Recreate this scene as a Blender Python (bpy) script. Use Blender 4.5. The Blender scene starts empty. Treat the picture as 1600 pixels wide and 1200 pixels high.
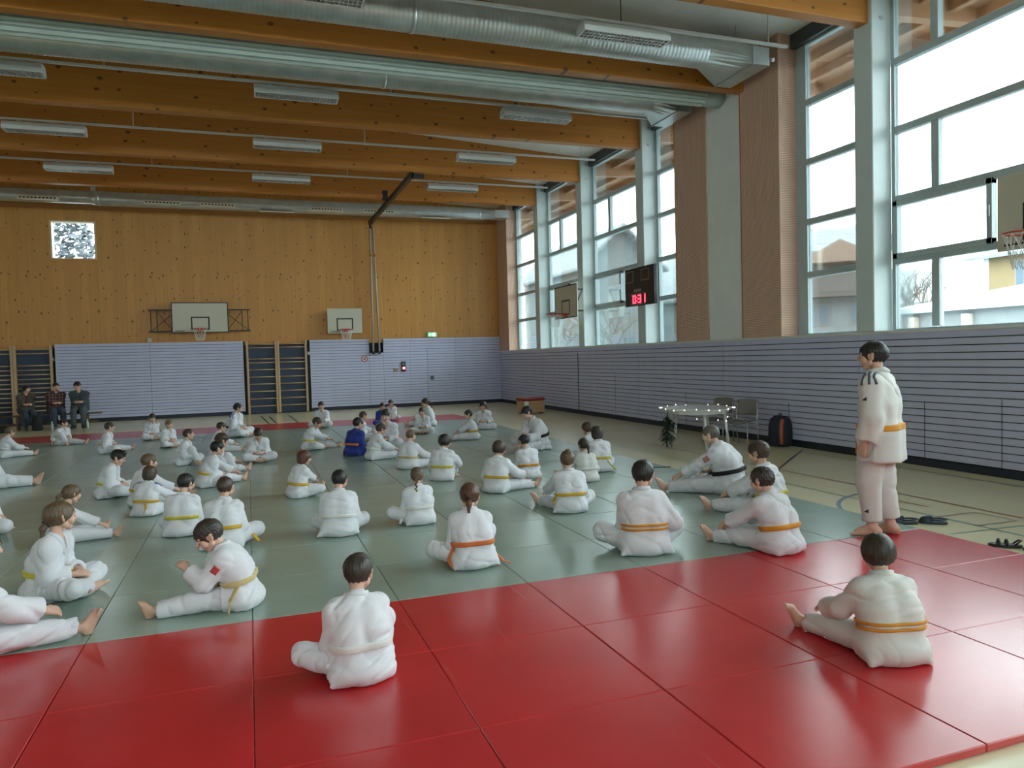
import bpy, bmesh, math, random
import numpy as np
from mathutils import Vector, Matrix

random.seed(7)
rng = np.random.default_rng(7)
scene = bpy.context.scene
COL = scene.collection
PI = math.pi

# ------------------------------------------------------------------ camera
CAM_Z = 1.797
FPX = 1149.4
YAW, PITCH, ROLL = math.radians(19.668), math.radians(-2.1443), math.radians(-1.567)


def cam_axes():
    cy, sy, cp, sp = math.cos(YAW), math.sin(YAW), math.cos(PITCH), math.sin(PITCH)
    f = np.array([sy * cp, cy * cp, sp]); r = np.array([cy, -sy, 0.0]); u = np.cross(r, f)
    c, s = math.cos(ROLL), math.sin(ROLL)
    return np.array([c * r + s * u, -s * r + c * u, f])


CAM = cam_axes()
cd = bpy.data.cameras.new('camera')
cam = bpy.data.objects.new('camera', cd); COL.objects.link(cam)
cd.sensor_fit = 'HORIZONTAL'; cd.sensor_width = 36.0; cd.lens = FPX / 1600 * 36.0
cd.clip_start = 0.05; cd.clip_end = 500
cam.matrix_world = Matrix(((CAM[0][0], CAM[1][0], -CAM[2][0], 0), (CAM[0][1], CAM[1][1], -CAM[2][1], 0),
                           (CAM[0][2], CAM[1][2], -CAM[2][2], CAM_Z), (0, 0, 0, 1)))
scene.camera = cam

# ------------------------------------------------------------------ light and exposure
SKY_STRENGTH = 4.6
vs = scene.view_settings
scene.display_settings.display_device = 'sRGB'
vs.view_transform = 'Standard'; vs.look = 'None'; vs.gamma = 1.0; vs.use_curve_mapping = False
vs.exposure = 1.52
world = bpy.data.worlds.new('overcast_sky'); scene.world = world
world.use_nodes = True
bg = world.node_tree.nodes['Background']
bg.inputs['Color'].default_value = (0.86, 0.965, 1.0, 1)
bg.inputs['Strength'].default_value = SKY_STRENGTH
try:
    scene.cycles.max_bounces = 10
    scene.cycles.diffuse_bounces = 6
    scene.cycles.transparent_max_bounces = 12
    scene.cycles.sample_clamp_indirect = 8.0
    scene.cycles.caustics_reflective = False
    scene.cycles.caustics_refractive = False
    scene.cycles.use_denoising = True
except Exception:
    pass


def portal(y0, y1, z0, z1, x):
    l = bpy.data.lights.new('window_portal', 'AREA'); l.shape = 'RECTANGLE'
    l.size = z1 - z0; l.size_y = y1 - y0
    o = bpy.data.objects.new('window_portal', l); COL.objects.link(o)
    o.location = (x, (y0 + y1) / 2, (z0 + z1) / 2)
    o.rotation_euler = (0, math.radians(90), 0)      # -Z of the lamp looks along -X, into the hall
    l.cycles.is_portal = True
    return o


# pixel helpers (only used to place things measured on the photograph in world space)
def ray(px, py):
    d = np.array([(px - 800) / FPX, -(py - 600) / FPX, 1.0])
    return CAM.T @ d


def ground(px, py, z=0.0):
    d = ray(px, py)
    return np.array([0, 0, CAM_Z]) + d * ((z - CAM_Z) / d[2])


def project(p):
    v = CAM @ (np.asarray(p, float) - [0, 0, CAM_Z])
    return (800 + FPX * v[0] / v[2], 600 - FPX * v[1] / v[2], v[2])


# ------------------------------------------------------------------ materials
class G:
    def __init__(s, name):
        s.m = bpy.data.materials.new(name); s.m.use_nodes = True
        s.t = s.m.node_tree; s.n = s.t.nodes; s.b = s.n['Principled BSDF']

    def add(s, typ, ins=None, **kw):
        nd = s.n.new(typ)
        for k, v in kw.items():
            setattr(nd, k, v)
        for k, v in (ins or {}).items():
            if isinstance(v, bpy.types.NodeSocket):
                s.t.links.new(v, nd.inputs[k])
            else:
                nd.inputs[k].default_value = v
        return nd

    def link(s, a, b):
        s.t.links.new(a, b)

    def set(s, **kw):
        for k, v in kw.items():
            k = k.replace('_', ' ')
            if isinstance(v, bpy.types.NodeSocket):
                s.t.links.new(v, s.b.inputs[k])
            else:
                if isinstance(v, tuple) and len(v) == 3: v = v + (1,)
                s.b.inputs[k].default_value = v

    def coords(s, kind='Object', scale=(1, 1, 1)):
        tc = s.add('ShaderNodeTexCoord')
        mp = s.add('ShaderNodeMapping'); mp.inputs['Scale'].default_value = scale
        s.link(tc.outputs[kind], mp.inputs['Vector'])
        return mp.outputs['Vector']

    def noise(s, vec, scale=5, detail=3, rough=0.5, out='Fac'):
        nd = s.add('ShaderNodeTexNoise', {'Vector': vec, 'Scale': scale, 'Detail': detail, 'Roughness': rough})
        return nd.outputs[out]

    def ramp(s, fac, stops):
        nd = s.add('ShaderNodeValToRGB', {'Fac': fac})
        el = nd.color_ramp.elements
        while len(el) < len(stops): el.new(0.5)
        for e, (p, c) in zip(el, stops):
            e.position = p; e.color = (c + (1,)) if len(c) == 3 else c
        return nd.outputs['Color']

    def mix(s, fac, a, b, mode='MIX'):
        nd = s.add('ShaderNodeMix', data_type='RGBA', blend_type=mode)
        for k, v in (('Factor', fac), ('A', a), ('B', b)):
            sock = [i for i in nd.inputs if i.name == k and i.enabled][0] if k != 'Factor' else nd.inputs[0]
            if k != 'Factor':
                sock = [i for i in nd.inputs if i.name == k and i.type == 'RGBA'][0]
            if isinstance(v, bpy.types.NodeSocket): s.link(v, sock)
            else: sock.default_value = v if not isinstance(v, tuple) else (v + (1,))[:4]
        return [o for o in nd.outputs if o.type == 'RGBA'][0]

    def math(s, op, a, b=None):
        nd = s.add('ShaderNodeMath', operation=op)
        for i, v in enumerate((a, b)):
            if v is None: continue
            if isinstance(v, bpy.types.NodeSocket): s.link(v, nd.inputs[i])
            else: nd.inputs[i].default_value = v
        return nd.outputs[0]

    def bump(s, h, strength=0.2, dist=0.01):
        nd = s.add('ShaderNodeBump', {'Height': h, 'Strength': strength, 'Distance': dist})
        s.link(nd.outputs['Normal'], s.b.inputs['Normal'])


def lin(r, g, b):
    f = lambda c: ((c / 255 + 0.055) / 1.055) ** 2.4 if c / 255 > 0.04045 else c / 255 / 12.92
    return (f(r), f(g), f(b))


MATS = {}


def plain(name, col, rough=0.6, metal=0.0, spec=0.5, var=0.06, bump=0.0, bscale=200):
    if name in MATS: return MATS[name]
    g = G(name)
    v = g.coords()
    n = g.noise(v, 3.0, 4)
    lo = tuple(c * (1 - var) for c in col); hi = tuple(min(1, c * (1 + var)) for c in col)
    g.set(Base_Color=g.ramp(n, [(0.3, lo), (0.7, hi)]), Roughness=rough, Metallic=metal)
    g.b.inputs['Specular IOR Level'].default_value = spec
    if bump: g.bump(g.noise(v, bscale, 2), bump, 0.002)
    MATS[name] = g.m
    return g.m


def wood(name, dark, light, axis=0, knots=True, gscale=1.0, rough=0.45, lam=0.0, board=0.0, board_axis=0, knot_scale=2.2):
    if name in MATS: return MATS[name]
    g = G(name)
    sc = [9.0, 9.0, 9.0]; sc[axis] = 0.35
    sc = [c * gscale for c in sc]
    v = g.coords('Object', tuple(sc))
    raw = g.coords('Object')
    n1 = g.noise(v, 1.6, 5, 0.6)
    n2 = g.noise(v, 7.0, 3, 0.7)
    col = g.ramp(n1, [(0.25, dark), (0.75, light)])
    col = g.mix(g.math('MULTIPLY', n2, 0.35), col, tuple(c * 0.72 for c in dark))
    if lam or board:
        sep = g.add('ShaderNodeSeparateXYZ', {'Vector': raw})
        if board:
            idx = g.math('FLOOR', g.math('DIVIDE', sep.outputs[board_axis], board))
            wn = g.add('ShaderNodeTexWhiteNoise', {'W': idx}, noise_dimensions='1D')
            col = g.mix(g.math('MULTIPLY', wn.outputs['Value'], 0.28), col, tuple(c * 0.78 for c in dark))
        if lam:
            idx = g.math('FLOOR', g.math('DIVIDE', sep.outputs[2], lam))
            wn = g.add('ShaderNodeTexWhiteNoise', {'W': idx}, noise_dimensions='1D')
            col = g.mix(g.math('MULTIPLY', wn.outputs['Value'], 0.16), col, tuple(c * 0.8 for c in dark))
    if knots:
        sp = g.add('ShaderNodeSeparateXYZ', {'Vector': raw})
        kx = 0.62 if axis == 0 else 1.0; kz = 0.62 if axis == 2 else 1.0
        cb = g.add('ShaderNodeCombineXYZ', {'X': g.math('MULTIPLY', sp.outputs[0], kx), 'Y': g.math('MULTIPLY', sp.outputs[2], kz)})
        vo = g.add('ShaderNodeTexVoronoi', {'Vector': cb.outputs[0], 'Scale': knot_scale, 'Randomness': 1.0}, voronoi_dimensions='2D')
        cs = g.add('ShaderNodeSeparateXYZ', {'Vector': vo.outputs['Color']})
        kr = g.math('SUBTRACT', vo.outputs['Distance'], g.math('MULTIPLY', cs.outputs[0], 0.05))
        kn = g.ramp(kr, [(0.02, (1, 1, 1)), (0.05, (0, 0, 0))])
        col = g.mix(kn, col, tuple(c * 0.30 for c in dark))
    g.set(Base_Color=col, Roughness=rough)
    g.bump(n2, 0.06, 0.003)
    MATS[name] = g.m
    return g.m


# ------------------------------------------------------------------ object helpers
def tag(o, label=None, cat=None, group=None, kind=None):
    if label: o['label'] = label
    if cat: o['category'] = cat
    if group: o['group'] = group
    if kind: o['kind'] = kind
    return o


def empty(name, loc=(0, 0, 0), rz=0.0, parent=None):
    o = bpy.data.objects.new(name, None); COL.objects.link(o)
    o.location = loc; o.rotation_euler = (0, 0, rz); o.empty_display_size = 0.1
    if parent: o.parent = parent
    return o


def thing(name, label, cat, loc=(0, 0, 0), rz=0.0, group=None):
    return tag(empty(name, loc, rz), label, cat, group)


def link_mesh(name, me, mat=None, parent=None, loc=None):
    if mat is not None and not me.materials: me.materials.append(mat)
    o = bpy.data.objects.new(name, me); COL.objects.link(o)
    if parent: o.parent = parent
    if loc is not None: o.location = loc
    return o


class MB:
    """collects polygons, build() links them as one mesh"""
    def __init__(s, off=(0, 0, 0)):
        s.v, s.f, s.sm = [], [], []
        s.off = off

    def poly(s, pts, faces, smooth=False):
        b = len(s.v)
        s.v += [(p[0] - s.off[0], p[1] - s.off[1], p[2] - s.off[2]) for p in pts]
        for f in faces:
            s.f.append([b + i for i in f]); s.sm.append(smooth)
        return s

    def box(s, x0, x1, y0, y1, z0, z1):
        if x0 > x1: x0, x1 = x1, x0
        if y0 > y1: y0, y1 = y1, y0
        if z0 > z1: z0, z1 = z1, z0
        p = [(x0, y0, z0), (x1, y0, z0), (x1, y1, z0), (x0, y1, z0), (x0, y0, z1), (x1, y0, z1), (x1, y1, z1), (x0, y1, z1)]
        return s.poly(p, [(0, 3, 2, 1), (4, 5, 6, 7), (0, 1, 5, 4), (1, 2, 6, 5), (2, 3, 7, 6), (3, 0, 4, 7)])

    def bbox(s, x0, x1, y0, y1, z0, z1, b):
        """box with chamfered edges"""
        xs = ((x0, x1), (y0, y1), (z0, z1)); pts = []; key = {}
        for ix in (0, 1):
            for iy in (0, 1):
                for iz in (0, 1):
                    c = (xs[0][ix], xs[1][iy], xs[2][iz]); sg = (1 if ix == 0 else -1, 1 if iy == 0 else -1, 1 if iz == 0 else -1)
                    for ax in range(3):
                        q = [c[k] + sg[k] * b for k in range(3)]; q[ax] = c[ax]
                        key[(ix, iy, iz, ax)] = len(pts); pts.append(tuple(q))
        fs = []
        for ax in range(3):
            o1, o2 = (ax + 1) % 3, (ax + 2) % 3
            for sd in (0, 1):
                q = []
                for a, c in ((0, 0), (1, 0), (1, 1), (0, 1)):
                    i = [0, 0, 0]; i[ax] = sd; i[o1] = a; i[o2] = c
                    q.append(key[tuple(i) + (ax,)])
                fs.append(q if sd else q[::-1])
            for a in (0, 1):
                for c in (0, 1):       # edge along ax
                    i0 = [0, 0, 0]; i1 = [0, 0, 0]
                    i0[ax] = 0; i1[ax] = 1
                    for i in (i0, i1): i[o1] = a; i[o2] = c
                    q = [key[tuple(i0) + (o1,)], key[tuple(i1) + (o1,)], key[tuple(i1) + (o2,)], key[tuple(i0) + (o2,)]]
                    fs.append(q if a == c else q[::-1])
        for ix in (0, 1):
            for iy in (0, 1):
                for iz in (0, 1):
                    q = [key[(ix, iy, iz, k)] for k in range(3)]
                    fs.append(q if (ix + iy + iz) % 2 else q[::-1])
        return s.poly(pts, fs)

    def tube(s, path, r, n=8, caps=True, smooth=True):
        path = [Vector(p) for p in path]
        rr = r if isinstance(r, (list, tuple)) else [r] * len(path)
        pts = []; up = None
        for i, p in enumerate(path):
            t = (path[min(i + 1, len(path) - 1)] - path[max(i - 1, 0)]).normalized()
            if up is None:
                up = Vector((0, 0, 1)) if abs(t.z) < 0.9 else Vector((1, 0, 0))
            a = t.cross(up)
            if a.length < 1e-6: a = t.cross(Vector((0, 1, 0)))
            a.normalize(); b = a.cross(t).normalized(); up = b
            for k in range(n):
                an = 2 * PI * k / n
                pts.append(p + a * (math.cos(an) * rr[i]) + b * (math.sin(an) * rr[i]))
        fs = []
        for i in range(len(path) - 1):
            for k in range(n):
                k2 = (k + 1) % n
                fs.append((i * n + k, i * n + k2, (i + 1) * n + k2, (i + 1) * n + k))
        s.poly(pts, fs, smooth)
        if caps:
            b = len(s.v) - len(pts)
            s.f.append([b + k for k in range(n)][::-1]); s.sm.append(False)
            e = b + (len(path) - 1) * n
            s.f.append([e + k for k in range(n)]); s.sm.append(False)
        return s

    def bar(s, a, b, w, h=None):
        """rectangular bar between two points"""
        h = h or w
        a, b = Vector(a), Vector(b); t = (b - a).normalized()
        up = Vector((0, 0, 1)) if abs(t.z) < 0.95 else Vector((0, 1, 0))
        l = t.cross(up).normalized(); u = l.cross(t).normalized()
        pts = []
        for p in (a, b):
            for sx, sz in ((-1, -1), (1, -1), (1, 1), (-1, 1)):
                pts.append(p + l * (sx * w / 2) + u * (sz * h / 2))
        return s.poly(pts, [(0, 1, 2, 3), (7, 6, 5, 4), (0, 4, 5, 1), (1, 5, 6, 2), (2, 6, 7, 3), (3, 7, 4, 0)])

    def extrude(s, prof, axis, a, b, smooth=False, caps=True):
        """closed profile (list of 2D points in the two other axes) swept along axis from a to b"""
        n = len(prof); pts = []
        for t in (a, b):
            for (p, q) in prof:
                c = [0, 0, 0]; c[axis] = t; c[(axis + 1) % 3] = p; c[(axis + 2) % 3] = q
                pts.append(tuple(c))
        fs = [(k, (k + 1) % n, n + (k + 1) % n, n + k) for k in range(n)]
        s.poly(pts, fs, smooth)
        if caps:
            b0 = len(s.v) - 2 * n
            s.f.append([b0 + k for k in range(n)][::-1]); s.sm.append(False)
            s.f.append([b0 + n + k for k in range(n)]); s.sm.append(False)
        return s

    def mesh(s, name):
        me = bpy.data.meshes.new(name)
        me.from_pydata([tuple(p) for p in s.v], [], s.f)
        me.polygons.foreach_set('use_smooth', s.sm)
        bm = bmesh.new(); bm.from_mesh(me); bmesh.ops.recalc_face_normals(bm, faces=bm.faces); bm.to_mesh(me); bm.free()
        me.update()
        return me

    def build(s, name, mat, parent=None, loc=None):
        return link_mesh(name, s.mesh(name), mat, parent, loc)


def struct(o):
    o['kind'] = 'structure'
    return o
# ================================================================== materials of the place
M_floor = None


def make_floor_mat():
    g = G('sports_floor')
    v = g.coords()
    n = g.noise(v, 0.6, 3); f = g.noise(v, 60, 2)
    c = g.ramp(n, [(0.3, (0.72, 0.65, 0.42)), (0.7, (0.78, 0.71, 0.47))])
    g.set(Base_Color=c, Roughness=g.ramp(f, [(0.3, (0.17,) * 3), (0.7, (0.25,) * 3)]))
    g.bump(g.noise(v, 8, 2), 0.02, 0.01)
    return g.m


def make_mat_mat(name, c0, c1, r0, r1):
    g = G(name)
    v = g.coords()
    oi = g.add('ShaderNodeObjectInfo')
    vv = g.add('ShaderNodeVectorMath', {0: v, 1: oi.outputs['Location']}, operation='ADD').outputs[0]
    n = g.noise(vv, 2.2, 4); f = g.noise(vv, 26, 4, 0.7)
    c = g.ramp(n, [(0.25, c0), (0.75, c1)])
    c = g.mix(g.math('MULTIPLY', oi.outputs['Random'], 0.30), c, tuple(k * 0.72 for k in c0))
    # scuffs: thin pale streaks
    sv = g.add('ShaderNodeMapping', {'Vector': vv}); sv.inputs['Scale'].default_value = (8, 0.45, 1); sv.inputs['Rotation'].default_value = (0, 0, 0.7)
    sn = g.noise(sv.outputs[0], 1.5, 2)
    sc = g.ramp(sn, [(0.70, (0, 0, 0)), (0.76, (1, 1, 1))])
    c = g.mix(g.math('MULTIPLY', sc, 0.07), c, (0.75, 0.6, 0.6))
    rr = g.math('ADD', g.math('MULTIPLY', f, r1 - r0), r0)
    rr = g.math('ADD', rr, g.math('MULTIPLY', oi.outputs['Random'], 0.035))
    g.set(Base_Color=c, Roughness=rr, Specular_IOR_Level=0.85)
    w = g.add('ShaderNodeTexWave', {'Vector': v, 'Scale': 55.0, 'Distortion': 1.5, 'Detail': 1.0, 'Detail Scale': 2.0})
    h = g.math('ADD', g.math('MULTIPLY', w.outputs['Fac'], 0.5), g.math('MULTIPLY', g.noise(vv, 9, 3), 0.2))
    g.bump(h, 0.05, 0.003)
    return g.m


M_floor = make_floor_mat()
M_green = make_mat_mat('green_tatami_vinyl', (0.275, 0.360, 0.310), (0.315, 0.405, 0.350), 0.185, 0.215)
M_red = make_mat_mat('red_tatami_vinyl', (0.52, 0.020, 0.026), (0.60, 0.026, 0.032), 0.195, 0.225)
M_beam = wood('glulam_pine', (0.46, 0.165, 0.022), (0.58, 0.235, 0.040), axis=0, lam=0.045, knot_scale=2.6)
M_wallwood = wood('pine_wall_panel', (0.52, 0.235, 0.048), (0.69, 0.335, 0.078), axis=2, board=0.21, board_axis=0, knot_scale=3.0)
M_trimwood = wood('pine_trim', (0.40, 0.17, 0.05), (0.50, 0.24, 0.08), axis=0, knots=False)
M_palewood = wood('pale_reveal_wood', (0.62, 0.46, 0.26), (0.72, 0.56, 0.34), axis=2, knots=False)
M_eave = wood('eaves_wood', (0.34, 0.17, 0.09), (0.46, 0.25, 0.14), axis=1, knots=False)
M_bars = wood('beech_bars', (0.50, 0.33, 0.18), (0.60, 0.42, 0.24), axis=2, knots=False)
M_clad = plain('cladding_board_blue_grey', (0.53, 0.55, 0.74), 0.5, var=0.04)
M_dark = plain('dark_gap', (0.010, 0.013, 0.022), 0.8)
M_base = plain('dark_blue_skirting', (0.012, 0.018, 0.035), 0.5)
M_pad = plain('dark_blue_padding', (0.035, 0.055, 0.10), 0.6, bump=0.05)
M_white = plain('white_plaster', (0.82, 0.84, 0.82), 0.8, var=0.03)
M_deck = plain('ceiling_deck_white', (0.82, 0.82, 0.78), 0.8, var=0.03)
M_col = plain('column_grey_green_paint', (0.58, 0.66, 0.65), 0.45, var=0.03)
M_frame = plain('window_frame_grey', (0.42, 0.50, 0.51), 0.4, var=0.03)
M_sill = plain('white_sill', (0.66, 0.68, 0.68), 0.4)
M_fix = plain('lamp_housing_white', (0.62, 0.64, 0.62), 0.4, var=0.02)
M_steel = plain('galvanised_rod', (0.55, 0.57, 0.58), 0.35, metal=0.9)
M_black = plain('black_metal', (0.012, 0.012, 0.013), 0.45)
M_curtain = plain('grey_green_curtain', (0.40, 0.47, 0.43), 0.7, var=0.05)
M_blackprint = plain('black_print', (0.01, 0.01, 0.01), 0.5)


def duct_mat():
    g = G('galvanised_sheet')
    v = g.coords()
    n = g.noise(v, 4, 4)
    g.set(Base_Color=g.ramp(n, [(0.3, (0.50, 0.54, 0.53)), (0.7, (0.62, 0.66, 0.65))]), Metallic=0.75,
          Roughness=g.ramp(n, [(0.3, (0.30,) * 3), (0.7, (0.42,) * 3)]))
    return g.m


def perforated(name, base, hole, pitch=0.032):
    g = G(name)
    v = g.coords()
    sep = g.add('ShaderNodeSeparateXYZ', {'Vector': v})
    a = g.math('ADD', sep.outputs[0], sep.outputs[1])
    fr = []
    for s in (a, sep.outputs[2]):
        f = g.math('FRACT', g.math('DIVIDE', s, pitch))
        fr.append(g.math('ABSOLUTE', g.math('SUBTRACT', f, 0.5)))
    d = g.math('MAXIMUM', fr[0], fr[1])
    m = g.math('LESS_THAN', d, 0.24)
    gv = g.coords('Object', (6, 6, 0.4))
    c = g.ramp(g.noise(gv, 3, 4), [(0.3, tuple(k * 0.85 for k in base)), (0.7, base)])
    g.set(Base_Color=g.mix(m, c, hole), Roughness=0.6)
    return g.m


def glass_mat():
    g = G('window_glass')
    g.n.remove(g.b)
    out = [n for n in g.n if n.type == 'OUTPUT_MATERIAL'][0]
    tr = g.add('ShaderNodeBsdfTransparent', {'Color': (0.93, 0.975, 0.97, 1)})
    gl = g.add('ShaderNodeBsdfGlossy', {'Color': (1, 1, 1, 1), 'Roughness': 0.03})
    fr = g.add('ShaderNodeFresnel', {'IOR': 1.5})
    mx = g.add('ShaderNodeMixShader', {0: g.math('MULTIPLY', fr.outputs[0], 0.8), 1: tr.outputs[0], 2: gl.outputs[0]})
    g.link(mx.outputs[0], out.inputs['Surface'])
    return g.m


M_duct = duct_mat()
M_perf = perforated('perforated_acoustic_wood', (0.82, 0.54, 0.41), (0.17, 0.08, 0.05))
M_glass = glass_mat()

# ================================================================== room shell
XW, YF, XL, YB = 9.41, 27.7, -12.5, -8.0
roof = lambda x: 7.62 + 0.062 * (9.41 - x)

floor = struct(MB().box(XL - 0.3, XW + 0.5, YB - 0.3, YF + 0.4, -0.2, 0.0).build('floor', M_floor))
floor['label'] = 'pale beige sports floor with coloured court lines'


def court_line(name, pts, w, col, z=0.0015):
    m = MB()
    pts = [Vector((p[0], p[1], 0)) for p in pts]
    L, R = [], []
    for i, p in enumerate(pts):
        t = (pts[min(i + 1, len(pts) - 1)] - pts[max(i - 1, 0)]).normalized(); n = Vector((-t.y, t.x, 0)) * (w / 2)
        L.append((p.x + n.x, p.y + n.y, z)); R.append((p.x - n.x, p.y - n.y, z))
    v = L + R; k = len(pts)
    m.poly(v + [(a, b, -0.001) for a, b, _ in v],
           [(i, k + i, k + i + 1, i + 1) for i in range(k - 1)])
    return m.build(name, plain('line_' + col, {'red': (0.26, 0.09, 0.06), 'black': (0.05, 0.05, 0.05), 'green': (0.10, 0.22, 0.13),
                                                'blue': (0.09, 0.13, 0.19), 'brown': (0.25, 0.18, 0.10)}[col], 0.35), floor)


court_line('court_line', [(7.40, -8), (7.40, 27)], 0.05, 'red')
court_line('court_line', [(9.02, -8), (9.02, 24.5)], 0.04, 'black')
court_line('court_line', [(6.72, -8), (6.72, 18.0)], 0.04, 'green')
court_line('court_line', [(6.72, 5.25), (7.24, 5.23), (7.24, 5.68), (6.72, 5.70)], 0.05, 'brown')
court_line('court_line', [(7.05, 6.10), (7.02, 6.9)], 0.04, 'red')
court_line('court_line', [(8.3, 5.0), (6.2, 5.12)], 0.035, 'green')
court_line('court_line', [(6.0 + 1.3 * (1 - math.cos(a)), 5.9 + 0.0 + 1.15 * math.sin(a)) for a in [i * 0.13 for i in range(13)]], 0.05, 'blue')
court_line('court_line', [(7.3, 8.9), (9.3, 10.6)], 0.04, 'black')
for y in (12.2, 14.6, 17.4):
    court_line('court_line', [(6.0, y), (7.4, y)], 0.04, 'brown')
court_line('court_line', [(6.9, 9.5), (6.9, 17.0)], 0.03, 'brown')
court_line('court_line', [(-12, 24.4), (9.02, 24.4)], 0.05, 'black')
for a, b in (((-4.2, 22.3), (-3.0, 26.6)), ((-0.9, 22.3), (-0.2, 25.9)), ((0.55, 22.3), (0.35, 26.2)), ((0.75, 22.3), (0.60, 26.0)), ((3.0, 26.2), (5.8, 22.3)), ((5.0, 27.0), (8.6, 22.5)), ((1.35, 22.3), (1.25, 25.8))):
    court_line('court_line', [a, b], 0.05, 'black')

# --- right wall
wall_right = struct(MB().box(XW + 0.03, XW + 0.55, YB, YF + 0.3, 0.0, 1.99).build('wall_right', M_dark))
wall_right['label'] = 'long right wall clad with blue-grey horizontal boards under the windows'
plank_cache = {}


def plank(L, h, t, axis):
    key = (round(L, 3), round(h, 3), t, axis)
    if key not in plank_cache:
        m = MB()
        if axis == 1: m.bbox(-t, 0, 0, L, 0, h, 0.004)
        else: m.bbox(0, L, -t, 0, 0, h, 0.004)
        plank_cache[key] = m.mesh('cladding_board'); plank_cache[key].materials.append(M_clad)
    return plank_cache[key]


def clad_right(y0, y1, z0, z1, pitch=0.1045, gap=0.012):
    n = max(1, round((z1 - z0) / pitch)); p = (z1 - z0) / n
    for i in range(n):
        link_mesh('cladding_board', plank(y1 - y0 - 0.008, p - gap, 0.03, 1), None, wall_right, (XW + 0.03, y0 + 0.004, z0 + i * p + gap))


edges_r = [-0.5, 2.2, 5.85, 9.42, 13.08, 16.67, 20.33, 24.0, 27.62]
for a, b in zip(edges_r[:-1], edges_r[1:]):
    clad_right(a, b, 0.115, 1.99)
for (ya, za) in ((8.19, 0.95), (7.0, 1.05), (14.52, 0.85), (11.1, 0.80), (12.0, 0.75), (17.96, 1.25)):     # hatch joints
    MB().box(XW - 0.002, XW + 0.01, ya - 0.004, ya + 0.004, 0.115, za).build('hatch_joint', M_dark, wall_right)
MB().box(XW - 0.004, XW + 0.01, 20.31, 20.35, 0.115, 1.85).build('door_joint', M_dark, wall_right)
bb = struct(MB().box(XW + 0.0, XW + 0.05, YB, YF, 0.0, 0.108).build('baseboard_right', M_base))
bb['label'] = 'dark blue skirting along the foot of the right wall'
sill = struct(MB().bbox(XW - 0.005, XW + 0.62, YB, YF + 0.2, 1.99, 2.035, 0.006).build('trim_1', M_sill))
sill['label'] = 'pale window sill on top of the right wall cladding'

# --- solid stretch between the two window groups
solid = struct(MB().box(XW + 0.02, XW + 0.50, 12.43, 13.57, 2.035, 7.75).build('wall_pier', M_white))
solid['label'] = 'plain pale wall strip between the two perforated wood panels'
pf = [(11.26, 12.43, 'perforated reddish wood panel box left of the large right-hand window'),
      (13.57, 14.83, 'perforated reddish wood panel box on the far side of the pale wall strip'),
      (26.5, 27.68, 'perforated reddish wood panel box in the far right corner')]
for a, b, lb in pf:
    o = struct(MB().bbox(XW, XW + 0.50, a + 0.004, b - 0.004, 2.036, 7.62, 0.004).build('wall_panel', M_perf)); o['label'] = lb
    MB().box(XW - 0.006, XW + 0.02, b - 0.03, b - 0.006, 2.036, 7.6).build('edge_strip', M_trimwood, o)
    MB().box(XW - 0.006, XW + 0.02, a + 0.006, a + 0.02, 2.036, 7.6).build('edge_strip', M_palewood, o)

# --- columns
cols = [23.53, 20.05, 16.46, 9.30, 5.73, 2.16, -1.41, -4.98]
for k, yc in enumerate(cols):
    c = struct(MB().bbox(XW + 0.005, XW + 0.40, yc - 0.185, yc + 0.185, 2.036, 7.62, 0.012).build('wall_column', M_col))
    c['label'] = 'grey-green painted column between the windows'
    if yc > 0:
        for zz in (6.98, 7.40):
            MB().tube([(XW + 0.2, yc - 0.185, zz), (XW + 0.2, yc - 0.200, zz)], 0.035, 10).build('bolt', M_steel, c)
        MB().tube([(XW + 0.25, yc - 0.185, 6.98), (XW + 0.25, yc - 0.19, 6.98)], 0.02, 8).build('bolt', M_steel, c)

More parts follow.
